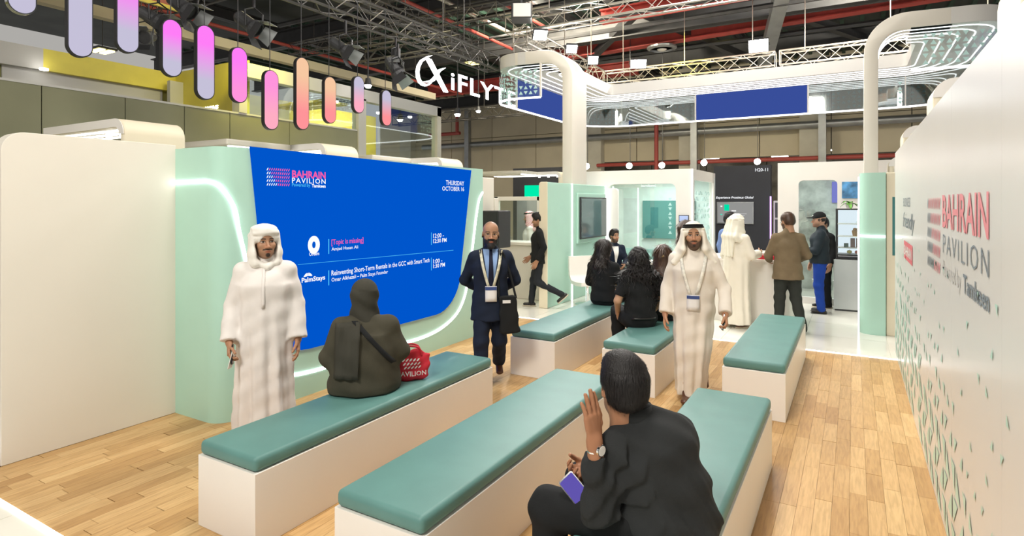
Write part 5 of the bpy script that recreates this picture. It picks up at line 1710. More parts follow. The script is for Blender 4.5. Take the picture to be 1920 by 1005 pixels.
class Fig:
    def __init__(s, label, x, y, face, h=1.72, skin=(0.40, 0.21, 0.125), J=None, head=(0, 0, 0), near=True, bulk=1.0, z=0.0, group=None, sit=None):
        s.root = thing('person', label, 'person', (x, y, z), math.atan2(face[1], face[0]) - PI / 2, group)
        s.k = k = h / 1.75
        s.near = near; s.skin = skin; s.b = bulk; s.headrot = rotm(*head)
        D = dict(pelvis=(0, 0, .94), waist=(0, .0, 1.10), chest=(0, .005, 1.28), neck=(0, -.02, 1.47), head=(0, .02, 1.635),
                 shL=(-.168, -.015, 1.385), shR=(.168, -.015, 1.385), elL=(-.235, -.03, 1.13), elR=(.235, -.03, 1.13), wrL=(-.245, .06, .88), wrR=(.245, .06, .88),
                 hipL=(-.085, 0, .90), hipR=(.085, 0, .90), knL=(-.095, .02, .49), knR=(.095, .02, .49), anL=(-.10, -.02, .085), anR=(.10, -.02, .085))
        s.J = {n: np.array(p, float) * k for n, p in D.items()}
        if sit is not None:
            b = sit + 0.095
            up = dict(pelvis=(0, 0, b), waist=(0, .0, b + .15), chest=(0, .02, b + .33), neck=(0, .01, b + .51), head=(0, .045, b + .675),
                      shL=(-.168, .005, b + .425), shR=(.168, .005, b + .425), elL=(-.24, .05, b + .19), elR=(.24, .05, b + .19), wrL=(-.12, .27, b + .10), wrR=(.12, .27, b + .10),
                      hipL=(-.09, 0.02, b - .01), hipR=(.09, 0.02, b - .01), knL=(-.11, .44, b - .01), knR=(.11, .44, b - .01), anL=(-.11, .42, .085), anR=(.11, .42, .085))
            s.J = {n: np.array(p, float) for n, p in up.items()}
        for n, p in (J or {}).items(): s.J[n] = np.array(p, float)

    # ---- field helpers
    def grid(s, res, lo=None, hi=None, pad=.2):
        P = np.array(list(s.J.values()))
        l = P.min(0) - pad if lo is None else np.array(lo); h_ = P.max(0) + pad if hi is None else np.array(hi)
        return SDF(l, h_, res)

    def side(s):
        d = s.J['shR'] - s.J['shL']; return d / np.linalg.norm(d)

    def torso(s, S, g=0.0, low=None, k=.04):
        J = s.J; b = s.b; sd = s.side()
        S.loft(J['pelvis'], J['waist'], (.155 * b + g, .108 * b + g), (.140 * b + g, .102 * b + g), sd, k=k)
        S.loft(J['waist'], J['chest'], (.140 * b + g, .102 * b + g), (.160 * b + g, .112 * b + g), sd, k=k)
        S.loft(J['chest'], J['neck'] * .75 + J['chest'] * .25, (.160 * b + g, .112 * b + g), (.085 + g * .5, .060 + g * .4), sd, k=k)
        S.cap(J['shL'], J['shR'], .046 * b + g * .6, k=k)
        for q in 'LR': S.cap(J['neck'] - np.array([0, .01, .015]), J['sh' + q], .050 + g * .3, .040 + g * .6, k=.03)
        return S

    def arms(s, S, g=0.0, cuff=None, upto=1.0, k=.03, only='LR'):
        J = s.J; b = s.b
        for q in only:
            sh, el, wr = J['sh' + q], J['el' + q], J['wr' + q]
            S.cap(sh, el, .054 * b + g, .044 * b + g, k=k)
            e = el + (wr - el) * upto
            if cuff is None: S.cap(el, e, .044 * b + g, .033 + g, k=k * .7)
            else: S.cone(el, e, .044 * b + g, cuff, k=k * .5)
        return S

    def legs(s, S, g=0.0, ankle=None, k=.03):
        J = s.J; b = s.b
        S.loft(J['hipL'] * .7 + J['pelvis'] * .3, J['hipR'] * .7 + J['pelvis'] * .3, (.095 * b + g, .095 * b + g), (.095 * b + g, .095 * b + g), (0, 0, 1), k=k)
        for q in 'LR':
            S.cap(J['hip' + q], J['kn' + q], .088 * b + g, .060 * b + g, k=k)
            S.cap(J['kn' + q], J['an' + q], .060 * b + g, .044 + g if ankle is None else ankle, k=k)
        return S

    # ---- pieces
    def body(s, beard=None, gaze=0.0, bcol=(.012, .009, .008), brow=True, hands=None, hairline=None, mat_=None, legs=True):
        """one continuous skin surface: trunk, limbs, head and hands"""
        S = s.grid(.016 if s.near else .02)
        s.torso(S, -.012); s.arms(S, -.004, .029)
        if legs: s.legs(S, -.012)
        hp = s.J['head']; sc = HS
        S.cap(s.J['neck'] - np.array([0, 0, .03]), hp + s.headrot @ np.array([0, -.028, -.06]), .056, .050, k=.03)
        V, Q = S.surf()
        C = np.tile(np.array(s.skin), (len(V), 1)); parts = [(V, Q, C)]
        HV, HQ = head_mesh(.0036 if s.near else .0055)
        HC = paint_head(HV, s.skin, beard, bcol, gaze=gaze, brow=brow, hairline=hairline)
        parts.append((hp + (HV * sc) @ s.headrot.T, HQ, HC))
        for q in 'LR':
            o = (hands or {}).get(q, {})
            if o is None: continue
            wr = s.J['wr' + q]; d = np.array(o.get('dir', wr - s.J['el' + q]), float); d /= np.linalg.norm(d)
            n = np.array(o.get('back', (1 if q == 'R' else -1, 0, 0)), float); n = n - d * (n @ d); n /= np.linalg.norm(n)
            XV, XQ = hand_mesh(o.get('curl', (.25, .3, .35, .4)), o.get('thumb', .55), o.get('spread', .05), .0032 if s.near else .0045)
            xa = np.cross(d, n)
            if q == 'L': XV = XV * np.array([-1, 1, 1]); XQ = XQ[:, ::-1]
            M3 = np.stack([xa, d, n], 1)
            parts.append((wr + d * .012 + (XV * o.get('size', 1.06)) @ M3.T, XQ, np.tile(np.array(s.skin) * np.array([1.02, .97, .95]), (len(XV), 1))))
            s.J['hand' + q] = wr + d * .09; s.J['hd' + q] = d; s.J['hn' + q] = n; s.J['hx' + q] = xa
        n = 0; VV, QQ, CC = [], [], []
        for V, Q, C in parts:
            VV.append(V); QQ.append(Q + n); CC.append(C); n += len(V)
        me = fast_mesh('body', np.concatenate(VV), np.concatenate(QQ), True)
        a = me.color_attributes.new('Col', 'FLOAT_COLOR', 'POINT')
        CC = np.concatenate(CC); a.data.foreach_set('color', np.concatenate([CC, np.ones((len(CC), 1))], 1).astype(np.float32).ravel())
        me.materials.append(mat_ or M['skin'])
        o = bpy.data.objects.new('body', me); link(o, s.root)
        return o

    def add(s, S, name, m, relax=1, keep=False):
        V, Q = S.surf(); V = relaxed(V, Q, relax)
        me = fast_mesh(name, V, Q, True); me.materials.append(m)
        o = link(bpy.data.objects.new(name, me), s.root)
        if keep: o['k'] = 0; del o['k']; s.bvh = BVHTree.FromPolygons([tuple(v) for v in V], [tuple(int(i) for i in q) for q in Q])
        return o

    def headpart(s, S, name, m, relax=1, parent=None):
        """a field modelled in head space"""
        V, Q = S.surf(); V = relaxed(V, Q, relax)
        V = s.J['head'] + (V * HS) @ s.headrot.T
        me = fast_mesh(name, V, Q, True); me.materials.append(m)
        return link(bpy.data.objects.new(name, me), s.root)

    def hpt(s, p): return tuple(s.J['head'] + s.headrot @ (np.array(p, float) * HS))

    def shoes(s, m, sole=None, toe=None, toes=None):
        for q in 'LR':
            a = s.J['an' + q]; t = np.array((toes or {}).get(q, (0.12 if q == 'R' else -.12, 1, 0)), float); t /= np.linalg.norm(t)
            up = np.array([0, 0, 1.0]); up = up - t * (up @ t); up /= np.linalg.norm(up)
            S = SDF(a - .25, a + .25, .009)
            f = a - up * .045
            S.loft(f - t * .045, f + t * .13, (.037, .036), (.040, .026), np.cross(t, up), k=.02)
            S.cap(a + up * .0, f, .042, .04, k=.02)
            S.half(f - up * .035, -up)
            o = s.add(S, 'shoe', m)
            if sole:
                S = SDF(a - .25, a + .25, .009)
                S.loft(f - t * .05 - up * .028, f + t * .135 - up * .028, (.043, .043), (.044, .03), np.cross(t, up), k=.01)
                S.half(f - up * .039, -up); S.half(f - up * .018, up)
                s.add(S, 'sole', sole)

    def patch(s, name, rows, m, nx=6, off=.004, front=True, th=.0, axis=None):
        """cloth laid on the garment: rows (z, x0, x1) cast along the body's front"""
        G = []
        for z, x0, x1 in rows:
            r = []
            for i in range(nx + 1):
                x = x0 + (x1 - x0) * i / nx
                o = Vector((x, 1.5 if front else -1.5, z)); d = Vector((0, -1 if front else 1, 0))
                hit, nn, _, _ = s.bvh.ray_cast(o, d)
                r.append(hit - d * off if hit is not None else None)
            G.append(r)
        ys = [p.y for r in G for p in r if p is not None]
        if not ys: return None
        my = sum(ys) / len(ys)
        for r, (z, x0, x1) in zip(G, rows):
            for i, p in enumerate(r):
                if p is None: r[i] = Vector((x0 + (x1 - x0) * i / nx, my, z))
        mb = MB(); nr = len(G)
        vs = [p for r in G for p in r]
        fs = [(j * (nx + 1) + i, j * (nx + 1) + i + 1, (j + 1) * (nx + 1) + i + 1, (j + 1) * (nx + 1) + i) for j in range(nr - 1) for i in range(nx)]
        if not front: fs = [f[::-1] for f in fs]
        mb.add(vs, fs)
        o = mb.build(name, m, s.root, smooth=True, fix=False)
        if th:
            sm = o.modifiers.new('thickness', 'SOLIDIFY'); sm.thickness = th; sm.offset = 1
        return o


def folds(amp, f=1.0, seed=0.0):
    def fn(X, Y, Z):
        return amp * (np.sin(19 * f * X + 11 * f * Y + 23 * f * Z + seed) * np.sin(13 * f * Y - 9 * f * Z + 17 * f * X + 2 * seed) + 0.6 * np.sin(41 * f * Z + 22 * f * X - 14 * f * Y + seed))
    return fn


def cloth(name, col, rough=.85, bump=.25, bs=350, var=.06, sheen=0.0):
    return mat(name, col, rough, bump=bump, bscale=bs, var=var, vscale=6, spec=.2, sheen=sheen)


M['skin'] = vcol_mat('skin', .5, .08, 220)
M['thobe'] = cloth('white_thobe', (.76, .715, .68), .8, .12)
M['thobe2'] = cloth('cream_thobe', (.74, .675, .59), .8, .12)
M['ghutra'] = cloth('white_headcloth', (.82, .79, .73), .85, .3)
M['ghutra2'] = cloth('cream_headcloth', (.84, .79, .68), .85, .3)
M['agal'] = cloth('black_cord', (.012, .012, .012), .8, .5)
M['olive_cloth'] = cloth('olive_abaya', (.062, .057, .040), .9, .3, 300, .12)
M['olive_scarf'] = cloth('olive_scarf', (.050, .048, .038), .9, .3, 300, .1)
M['navy'] = cloth('navy_suit', (.012, .018, .036), .8, .15)
M['shirt_blue'] = cloth('blue_shirt', (.24, .36, .60), .75, .1)
M['tie'] = cloth('dark_tie', (.010, .012, .03), .6, .1)
M['blackcloth'] = cloth('black_cloth', (.014, .015, .016), .85, .25)
M['greyblack'] = cloth('charcoal_shirt', (.026, .028, .029), .85, .3)
M['brown_jacket'] = cloth('brown_tweed', (.185, .140, .085), .9, .4, 220, .12)
M['green_trouser'] = cloth('dark_green_trousers', (.032, .036, .032), .85, .15)
M['bluetrouser'] = cloth('blue_trousers', (.015, .055, .34), .8, .15)
M['navyjacket'] = cloth('navy_blouson', (.016, .024, .032), .6, .15)
M['bluejacket'] = cloth('light_blue_blazer', (.16, .24, .46), .85, .15)
M['whitecloth'] = cloth('white_shirt', (.82, .80, .76), .8, .1)
M['hair'] = mat('black_hair', (.012, .010, .010), .55, bump=.8, bscale=160, stretch=(1, 1, .15), spec=.4)
M['hair_brown'] = mat('brown_hair', (.070, .034, .018), .42, bump=.5, bscale=120, stretch=(1, 1, .12), spec=.5, var=.3, vscale=30)
M['hair_dark'] = mat('dark_brown_hair', (.018, .012, .010), .4, bump=.5, bscale=120, stretch=(1, 1, .12), spec=.5, var=.25, vscale=30)
M['shoe'] = mat('dark_leather', (.016, .013, .012), .35)
M['shoebrown'] = mat('brown_leather', (.10, .04, .02), .35)
M['soletan'] = mat('pale_sole', (.62, .54, .42), .7)
M['badge'] = mat('badge_card', (.80, .78, .76), .4)
M['badge_blue'] = mat('badge_blue', (.04, .07, .22), .4)
M['lanyard'] = mat('lanyard_ribbon', (.62, .60, .46), .7, var=.35, vscale=28)
M['gold'] = mat('spectacle_metal', (.45, .30, .16), .3, .8)
M['phone'] = mat('phone_glass', (.012, .012, .014), .12)


def strands(V, Q, n, L, w, flow, seed=0, lift=.15, curl=0.0, keep=None):
    """locks of hair lying on the surface, as thin ribbons"""
    rg = np.random.default_rng(seed)
    A, B, C = V[Q[:, 0]], V[Q[:, 1]], V[Q[:, 2]]
    N = np.cross(B - A, C - A); N /= np.linalg.norm(N, axis=1)[:, None] + 1e-9
    ids = rg.choice(len(Q), min(n, len(Q) * 3), replace=True)
    if keep is not None: ids = ids[keep(A[ids])]
    p = A[ids] + (C[ids] - A[ids]) * rg.random((len(ids), 1)); nn = N[ids]
    d = flow(p); d = d + rg.normal(0, .18, d.shape)
    d = d - nn * (d * nn).sum(1)[:, None]; d /= np.linalg.norm(d, axis=1)[:, None] + 1e-9
    sd = np.cross(d, nn); ln = L * rg.uniform(.6, 1.2, (len(ids), 1)); ww = w * rg.uniform(.6, 1.3, (len(ids), 1))
    VV, FF = [], []; K = 4
    ph = rg.uniform(0, 6.28, (len(ids), 1))
    for i in range(K + 1):
        t = i / K
        c = p + d * ln * t + nn * (.0015 + lift * ln * (t - .9 * t * t)) + sd * curl * np.sin(ph + 5 * t)
        h = ww * (1 - .8 * t * t) * .5
        VV += [c - sd * h, c + sd * h]
    m = len(ids); P = np.stack(VV, 1).reshape(-1, 3)
    base = np.arange(m)[:, None] * (2 * (K + 1))
    for i in range(K):
        o = 2 * i
        FF.append(np.concatenate([base + o, base + o + 1, base + o + 3, base + o + 2], 1))
    return P, np.concatenate(FF)


def coat(o, n, L, w, flow, seed=0, lift=.15, curl=0.0, keep=None):
    """adds strands to a hair object modelled in the person's space"""
    me = o.data; V = np.empty(len(me.vertices) * 3, np.float32); me.vertices.foreach_get('co', V); V = V.reshape(-1, 3).astype(float)
    q = np.empty(len(me.polygons) * 4, np.int32); me.polygons.foreach_get('vertices', q); Q = q.reshape(-1, 4)
    P, F = strands(V, Q, n, L, w, flow, seed, lift, curl, keep)
    me2 = fast_mesh('hair', np.concatenate([V, P]), np.concatenate([Q, F + len(V)]), True)
    me2.materials.append(me.materials[0]); o.data = me2
    return o


def hair_short(F, m, hi=.085, back=-.06, nst=900, grow=0.0, quiff=0.0, res=.0045, fade=True, relax=1):
    S = SDF((-.13, -.15, -.12), (.13, .14, .17), res)
    S.ell((0, -.018, .040), (.083 + grow, .099 + grow, .088 + grow), k=.01)
    S.ell((0, -.045, -.01), (.073 + grow, .068 + grow, .065), k=.03)
    if quiff: S.ell((0, .030, .088), (.060, .058, .030 + quiff), k=.04)
    S.ell((0, .105, -.035), (.088, .062, .105), k=.01, op='-')
    for q in (-1, 1): S.ell((q * .098, .006, -.040), (.042, .046, .056), k=.010, op='-')
    S.half((0, -.02, back), (0, .35, -1))
    o = F.headpart(S, 'hair', m, relax)
    c = F.J['head']; fw = F.headrot @ np.array([0, 1.0, 0])
    fl = lambda p: np.where(((p - c)[:, 2] > .085)[:, None], fw[None, :] * .9 + (p - c) * 3, np.array([0, 0, -1.0])[None, :] - fw[None, :] * .25)
    return coat(o, nst, .036, .0032 if nst < 2000 else .0021, fl, 3, .16)


def hair_long(F, m, L=.46, w=.13, curl=0.0, side=0.0, res=.007, seed=0):
    S = SDF((-.25, -.26, -L - .08), (.25, .14, .17), res)
    S.ell((0, -.018, .036), (.088, .103, .090), k=.01)
    S.loft((0, -.055, .02), (side * .3, -.085, -.18), (.088, .062), (w * .95, .060), k=.04)
    S.loft((side * .3, -.085, -.18), (side, -.095, -L), (w * .95, .060), (w * .75, .03), k=.04)
    for q in (-1, 1): S.cap((q * .075, .0, .01), (q * w * .75 + side, -.03, -.30), .03, .02, k=.03)
    S.ell((0, .110, -.045), (.064, .068, .108), k=.015, op='-')
    if curl:
        S.rumple(lambda X, Y, Z: np.where(Z < -.05, 1, .3) * (curl * np.sin(60 * X + 5 * np.sin(42 * Z + seed) + 20 * Y) + .5 * curl * np.sin(75 * Z + 40 * X)))
    o = F.headpart(S, 'hair', m)
    return coat(o, 2600, .11, .006, lambda p: np.tile(np.array([0, 0, -1.0]), (len(p), 1)), seed, .06, .012 if curl else .002)


def ring_tube(F, name, m, rows, parent=None, r=.009):
    mb = MB()
    for (cy, z, rx, ry, tilt) in rows:
        P = [F.hpt((rx * math.cos(2 * PI * k / 28), cy + ry * math.sin(2 * PI * k / 28), z + tilt * math.sin(2 * PI * k / 28))) for k in range(28)]
        mb.tube(P, r, 7, closed=True)
    return mb.build(name, m, parent or F.root, smooth=True)


def ghutra(F, m, kind='agal', res=.006, back=.42, fold=0.5):
    S = SDF((-.27, -.27, -back - .05), (.27, .17, .17), res)
    S.ell((0, -.012, .040), (.087, .105, .088), k=.01)
    if kind == 'wrap':
        S.ell((0, -.010, .066), (.098, .114, .046), k=.012)
        S.ell((.008, -.005, .092), (.090, .102, .034), k=.012)
        for q in (-1, 1):
            S.loft((q * .088, -.012, .05), (q * .092, -.006, -.09), (.014, .050), (.024, .050), (1, 0, 0), k=.02)
            S.loft((q * .092, -.006, -.09), (q * .075, .02, -.165), (.024, .050), (.030, .045), (1, 0, 0), k=.03)
        S.loft((0, -.07, .02), (0, -.09, -.17), (.095, .05), (.11, .05), k=.04)
        S.cap((-.085, .015, -.150), (.0, .070, -.185), .026, .022, k=.02); S.cap((.085, .015, -.150), (.0, .070, -.185), .028, .022, k=.02)
        S.ell((0, .115, -.055), (.076, .085, .107), k=.008, op='-')
    else:
        for q in (-1, 1):
            S.loft((q * .086, -.012, .05), (q * .098, -.012, -.12), (.016, .070), (.030, .080), (1, 0, 0), k=.02)
            S.loft((q * .098, -.012, -.12), (q * .165, -.045, -.235), (.030, .080), (.045, .085), (1, 0, 0), k=.04)
        S.loft((0, -.07, .02), (0, -.105, -.20), (.09, .05), (.175, .055), k=.04)
        S.loft((0, -.105, -.20), (0, -.130, -back), (.175, .055), (.14, .02), k=.03)
        S.ell((0, .112, -.045), (.072, .080, .112), k=.010, op='-')
    S.rumple(lambda X, Y, Z: .0040 * fold * np.sin(95 * Z + 30 * np.abs(X) + 6 * np.sin(20 * Y)) * (Z > .03) + .0055 * fold * np.sin(75 * np.abs(X) + 45 * Y + 8 * Z) * (Z <= .03))
    o = F.headpart(S, 'headcloth', m)
    if kind == 'agal':
        ring_tube(F, 'head_cord', M['agal'], [(-.012, .070, .086, .104, .004), (-.012, .086, .080, .096, .004)], r=.0105)
    return o


def thobe(F, m, hem=.07, rows=None, sleeve=.066, amp=.010, nf=11, seed=0.0, res=None, flare=None, armg=.012, torsog=.022):
    S = F.grid(res or (.011 if F.near else .015), pad=.24)
    F.torso(S, torsog); F.arms(S, armg, sleeve)
    J = F.J
    if rows is None:
        k = F.k; b = F.b
        rows = [(hem, 0, 0, .215 * b, .185 * b), (.45 * k, 0, 0, .200 * b, .170 * b), (.85 * k, 0, 0, .195 * b, .160 * b), (1.10 * k, 0, 0, .182 * b, .145 * b), (1.26 * k, 0, 0, .180 * b, .135 * b)]
    zt = max(r[0] for r in rows)

    def fold(th, Z):
        return amp * np.clip(1.15 - Z / zt, 0, 1) * (np.sin(nf * th + seed + .8 * np.sin(3 * Z)) + .5 * np.sin((nf * 2 - 3) * th + 2 * seed + 2 * Z))
    S.prof(rows, fold, k=.05)
    for q in 'LR':
        e, w = J['el' + q], J['wr' + q]; d = (w - e) / np.linalg.norm(w - e)
        S.half_local = None
    S.rumple(folds(.0032, 1.0, seed))
    # collar
    n = J['neck']; hd = J['head'] - n; hd = hd / np.linalg.norm(hd)
    S.cap(n - hd * .01, n + hd * .035, .066, .064, k=.02)
    return F.add(S, 'robe', m, keep=True)


def jacket(F, m, length=.70, g=.020, cuff=.050, name='jacket', amp=.003, seed=0.0, upto=.95, open_=0.0, flare=.0, res=None, collar=True):
    """suit coat or shirt over the trunk, down to the height 'length' (fraction of pelvis height above ground)"""
    S = F.grid(res or (.011 if F.near else .014), pad=.2)
    F.torso(S, g); F.arms(S, g * .55, cuff, upto)
    J = F.J; b = F.b; sd = F.side()
    lo = J['pelvis'].copy(); lo[2] = length
    if lo[2] < J['pelvis'][2] - .02:
        S.loft(J['pelvis'], lo, (.162 * b + g, .118 * b + g), (.172 * b + g + flare, .126 * b + g + flare), sd, k=.03)
        S.half((0, 0, length), (0, 0, -1))
    S.rumple(folds(amp, 1.2, seed))
    if collar:
        n = J['neck']; hd = J['head'] - n; hd = hd / np.linalg.norm(hd)
        S.cap(n - hd * .015, n + hd * .02, .070, .067, k=.015)
    return F.add(S, name, m, keep=True)


def trousers(F, m, g=.012, ankle=.062, amp=.0035, seed=1.0, res=None, name='trousers'):
    S = F.grid(res or (.012 if F.near else .014), pad=.16)
    F.legs(S, g, ankle)
    J = F.J
    S.loft(J['pelvis'] - np.array([0, 0, .02]), J['waist'] * .6 + J['pelvis'] * .4, (.150 * F.b + g, .106 * F.b + g), (.145 * F.b + g * .5, .104 * F.b + g * .5), (1, 0, 0), k=.03)
    S.rumple(folds(amp, 1.3, seed))
    return F.add(S, name, m)


def lapels(F, jm, sm, ztop, zbot, w=.085, tie=None):
    """open V with shirt front, lapels and tie laid over the coat"""
    n = 9; zs = [ztop + (zbot - ztop) * i / n for i in range(n + 1)]
    F.patch('shirt', [(z, -w * (1 - .8 * i / n), w * (1 - .8 * i / n)) for i, z in enumerate(zs)], sm, 8, .006)
    for q in (-1, 1):
        F.patch('lapel', [(z, q * w * (1 - .8 * i / n) * .92, q * (w * (1 - .8 * i / n) + .016 + .035 * math.sin(PI * min(1, (i + .5) / n * 1.15)) * (i < n))) for i, z in enumerate(zs)], jm, 3, .010, th=.004)
    if tie: F.patch('tie', [(z, -.014 - .018 * i / n, .014 + .018 * i / n) for i, z in enumerate(zs)], tie, 2, .012, th=.004)


def lanyard(F, ztop, zbot, w=.09, lm=None, blue=True, size=(.10, .135), rib=.016):
    lm = lm or M['lanyard']; n = 10; zs = [ztop + (zbot - ztop) * i / n for i in range(n + 1)]
    for q in (-1, 1):
        F.patch('lanyard', [(z, q * (w * (1 - .75 * (i / n) ** 1.4)) - rib, q * (w * (1 - .75 * (i / n) ** 1.4)) + rib) for i, z in enumerate(zs)], lm, 2, .018, th=.003)
    hw, hh = size[0] / 2, size[1]
    r = [(zbot - hh * i / 4, -hw, hw) for i in range(5)]
    F.patch('badge', r, M['badge'], 3, .022, th=.003)
    if blue: F.patch('badge_header', [(zbot - hh * .04, -hw, hw), (zbot - hh * .26, -hw, hw)], M['badge_blue'], 3, .027)


def slab(name, label, cat, c, ux, uy, w, h, t, mats, screen=None):
    """thin device or card: centre c, long axis uy, short axis ux (world axes)"""
    ux = Vector(ux).normalized(); uy = Vector(uy).normalized(); uy = (uy - ux * uy.dot(ux)).normalized(); uz = ux.cross(uy)
    o = thing(name, label, cat, c)
    o.rotation_mode = 'QUATERNION'; o.rotation_quaternion = Matrix((ux, uy, uz)).transposed().to_quaternion()
    ol = rrect(-w / 2, w / 2, -h / 2, h / 2, w * .12, 4)
    MB().prism(ol, lambda a, b, q: (a, b, q), -t / 2, t / 2).build('body', mats, o)
    if screen:
        MB().prism(rrect(-w * .45, w * .45, -h * .46, h * .46, w * .09, 4), lambda a, b, q: (a, b, q), t / 2, t / 2 + .0006).build('display', screen, o)
    return o


def world(F, p):
    bpy.context.view_layer.update()
    return F.root.matrix_world @ Vector(p)


def wdir(F, d):
    return (F.root.rotation_euler.to_matrix() @ Vector(d))


def tocam(x, y, off=0.0):
    v = Vector((-x, -y)).normalized(); r = Vector((math.cos(YAW), math.sin(YAW)))
    v = v + r * off
    return (v.x, v.y)

# ---- 1: man in white robe and wrapped headcloth in front of the blue screen
x, y = -4.06, 3.06
F = Fig('bearded man in white robe and wrapped headcloth, standing before the blue screen', x, y, tocam(x, y, -.10), 1.715, (.40, .215, .125),
        J=dict(elR=(.245, -.02, 1.09), wrR=(.248, .10, .835), elL=(-.24, -.03, 1.09), wrL=(-.248, .05, .82), head=(0, .015, 1.595)), head=(.30, -.02, 0.02), bulk=1.04)
F.body('goatee', gaze=-.003, hands={'R': dict(curl=(.55, .6, .65, .7), dir=(-.05, .45, -.9), back=(1, .2, 0)), 'L': dict(curl=(.25, .3, .35, .4))})
thobe(F, M['thobe'], .03, amp=.020, nf=9, seed=.6, sleeve=.068)
F.patch('placket', [(z, -.012, .012) for z in (1.42, 1.36, 1.30, 1.24, 1.18, 1.12, 1.08)], M['thobe'], 2, .005, th=.002)
ghutra(F, M['ghutra'], 'wrap')
F.shoes(M['shoebrown'])
h = F.J['handR']; slab('smartphone', 'dark phone held by the white robed man before the screen', 'phone', world(F, h + F.J['hnR'] * -.028 + np.array((0, .02, -.01))), wdir(F, (0, 1, .2)), wdir(F, (0, .3, -1)), .072, .15, .009, M['phone'], M['mirror_scr'])
slab('white_card', 'white folded paper under the phone in the robed hand', 'paper', world(F, h + F.J['hnR'] * -.045 + np.array((.02, .03, -.045))), wdir(F, (.2, 1, .1)), wdir(F, (.3, .3, -1)), .085, .14, .004, M['white'])

# ---- 2: woman in olive abaya, seen from the back
x, y = -3.15, 3.23
F = Fig('seated woman in dark olive robe and headscarf seen from behind, with a black shoulder strap', x, y, (-.72, .69), 1.65, (.45, .26, .16), sit=.50,
        J=dict(elL=(-.245, .02, .76), elR=(.255, .03, .77), wrL=(-.10, .28, .70), wrR=(.16, .26, .70), head=(0, .055, 1.20), neck=(0, .015, 1.055), shL=(-.165, .0, .965), shR=(.165, .0, .965)), bulk=1.02)
F.body(hands={'L': {}, 'R': {}})
S = F.grid(.011, pad=.26)
F.torso(S, .025); F.arms(S, .030, .075)
S.prof([(.505, 0, .03, .262, .215), (.56, 0, .02, .268, .215), (.68, 0, .0, .248, .185), (.82, 0, .0, .222, .16), (.92, 0, .0, .19, .135)], lambda th, Z: .006 * np.sin(7 * th + 3 * Z), k=.06)
S.cap((-.11, .15, .60), (-.12, .48, .58), .125, .10, k=.06); S.cap((.11, .15, .60), (.12, .48, .58), .125, .10, k=.06)
S.loft((0, .46, .55), (0, .45, .12), (.22, .11), (.25, .13), k=.06)
S.half((0, 0, .10), (0, 0, -1))
S.rumple(folds(.006, .8, 1.3))
# clear the bench under the lap
S.D = np.where((S.ax[2][None, None, :] < .503) & (S.ax[1][None, :, None] < .30), np.maximum(S.D, .01), S.D)
F.add(S, 'robe', M['olive_cloth'], keep=True)
S = SDF((-.3, -.3, -.36), (.3, .2, .16), .008)
S.ell((0, -.012, .030), (.092, .108, .092), k=.01)
S.loft((0, -.025, -.01), (0, -.02, -.17), (.092, .095), (.088, .085), k=.03)
S.loft((0, -.02, -.15), (0, -.03, -.235), (.095, .09), (.165, .115), k=.04)
S.ell((0, .115, -.03), (.058, .06, .085), k=.012, op='-')
S.rumple(lambda X, Y, Z: .004 * np.sin(55 * Z + 35 * X + 4 * np.sin(18 * Y)) * (Z < .05))
F.headpart(S, 'headscarf', M['olive_scarf'])
sc = []
for i in range(13):
    z = 1.03 - .39 * i / 12
    sc.append((z, -.205 - .012 * i / 12, -.035 - .02 * i / 12 if i < 12 else -.05))
o = F.patch('scarf_tail', sc, M['olive_scarf'], 10, .016, front=False, th=.007)
for v in o.data.vertices: v.co.y -= .007 * math.sin(v.co.x * 95) + .004
b = []
for i in range(15):
    t = i / 14; b.append((1.035 - .31 * t, -.075 + .275 * t - .020, -.075 + .275 * t + .024))
o = F.patch('bag_strap', b, M['blackcloth'], 2, .022, front=False, th=.006)
o['label'] = 'wide black shoulder strap'
F.shoes(M['shoe'])
# red bag on the bench
bx, by = -3.03, 3.60
rb = thing('tote_bag', 'crumpled red tote bag with white marks on the bench beside the olive robed woman', 'bag', (bx, by, .50), -2.35)
S = SDF((-.24, -.14, -.02), (.24, .14, .30), .008)
S.loft((0, 0, .05), (0, 0, .19), (.165, .055), (.150, .030), k=.01)
S.ell((-.05, 0, .21), (.075, .02, .03), k=.02)
S.half((0, 0, 0), (0, 0, -1)); S.rumple(folds(.006, 1.6, .4))
V, Q = S.surf(); me = fast_mesh('body', relaxed(V, Q), Q, True); me.materials.append(mat('red_fabric', (.52, .012, .03), .7, bump=.3)); link(bpy.data.objects.new('body', me), rb)
bv = BVHTree.FromPolygons([tuple(v) for v in V], [tuple(int(i) for i in q) for q in Q])


def onbag(a, b, sgn=1):
    h_, n_, _, _ = bv.ray_cast(Vector((a, sgn * 1.0, b)), Vector((0, -sgn, 0)))
    return h_ + Vector((0, sgn * .003, 0)) if h_ else Vector((a, sgn * .05, b))


mb = MB()
for r in range(3):
    for c in range(5):
        px_, pz = .02 - c * .028 - r * .006 + .03, .165 - r * .028
        e = [onbag(px_ + .008 * math.cos(2 * PI * k / 8) - .009 * math.sin(2 * PI * k / 8), pz + .011 * math.sin(2 * PI * k / 8)) for k in range(8)]
        mb.add(e, [tuple(range(8))])
mb.build('emblem', M['badge'], rb, fix=False)
V2, F2 = text_mesh('PAVILION', .055, .01)
MB().add([onbag(.10 - a * .95, .045 + b * .9 + .0) for a, b, _ in V2], F2).build('lettering', M['badge'], rb, fix=False)
for s_ in (-1, 1): MB().tube(smoothpath([(-.09, s_ * .02, .19), (-.07, s_ * .035, .255), (0, s_ * .04, .275), (.05, s_ * .03, .25), (.07, s_ * .02, .19)], 5), .008, 6).build('handle', bpy.data.materials['red_fabric'], rb, smooth=True)

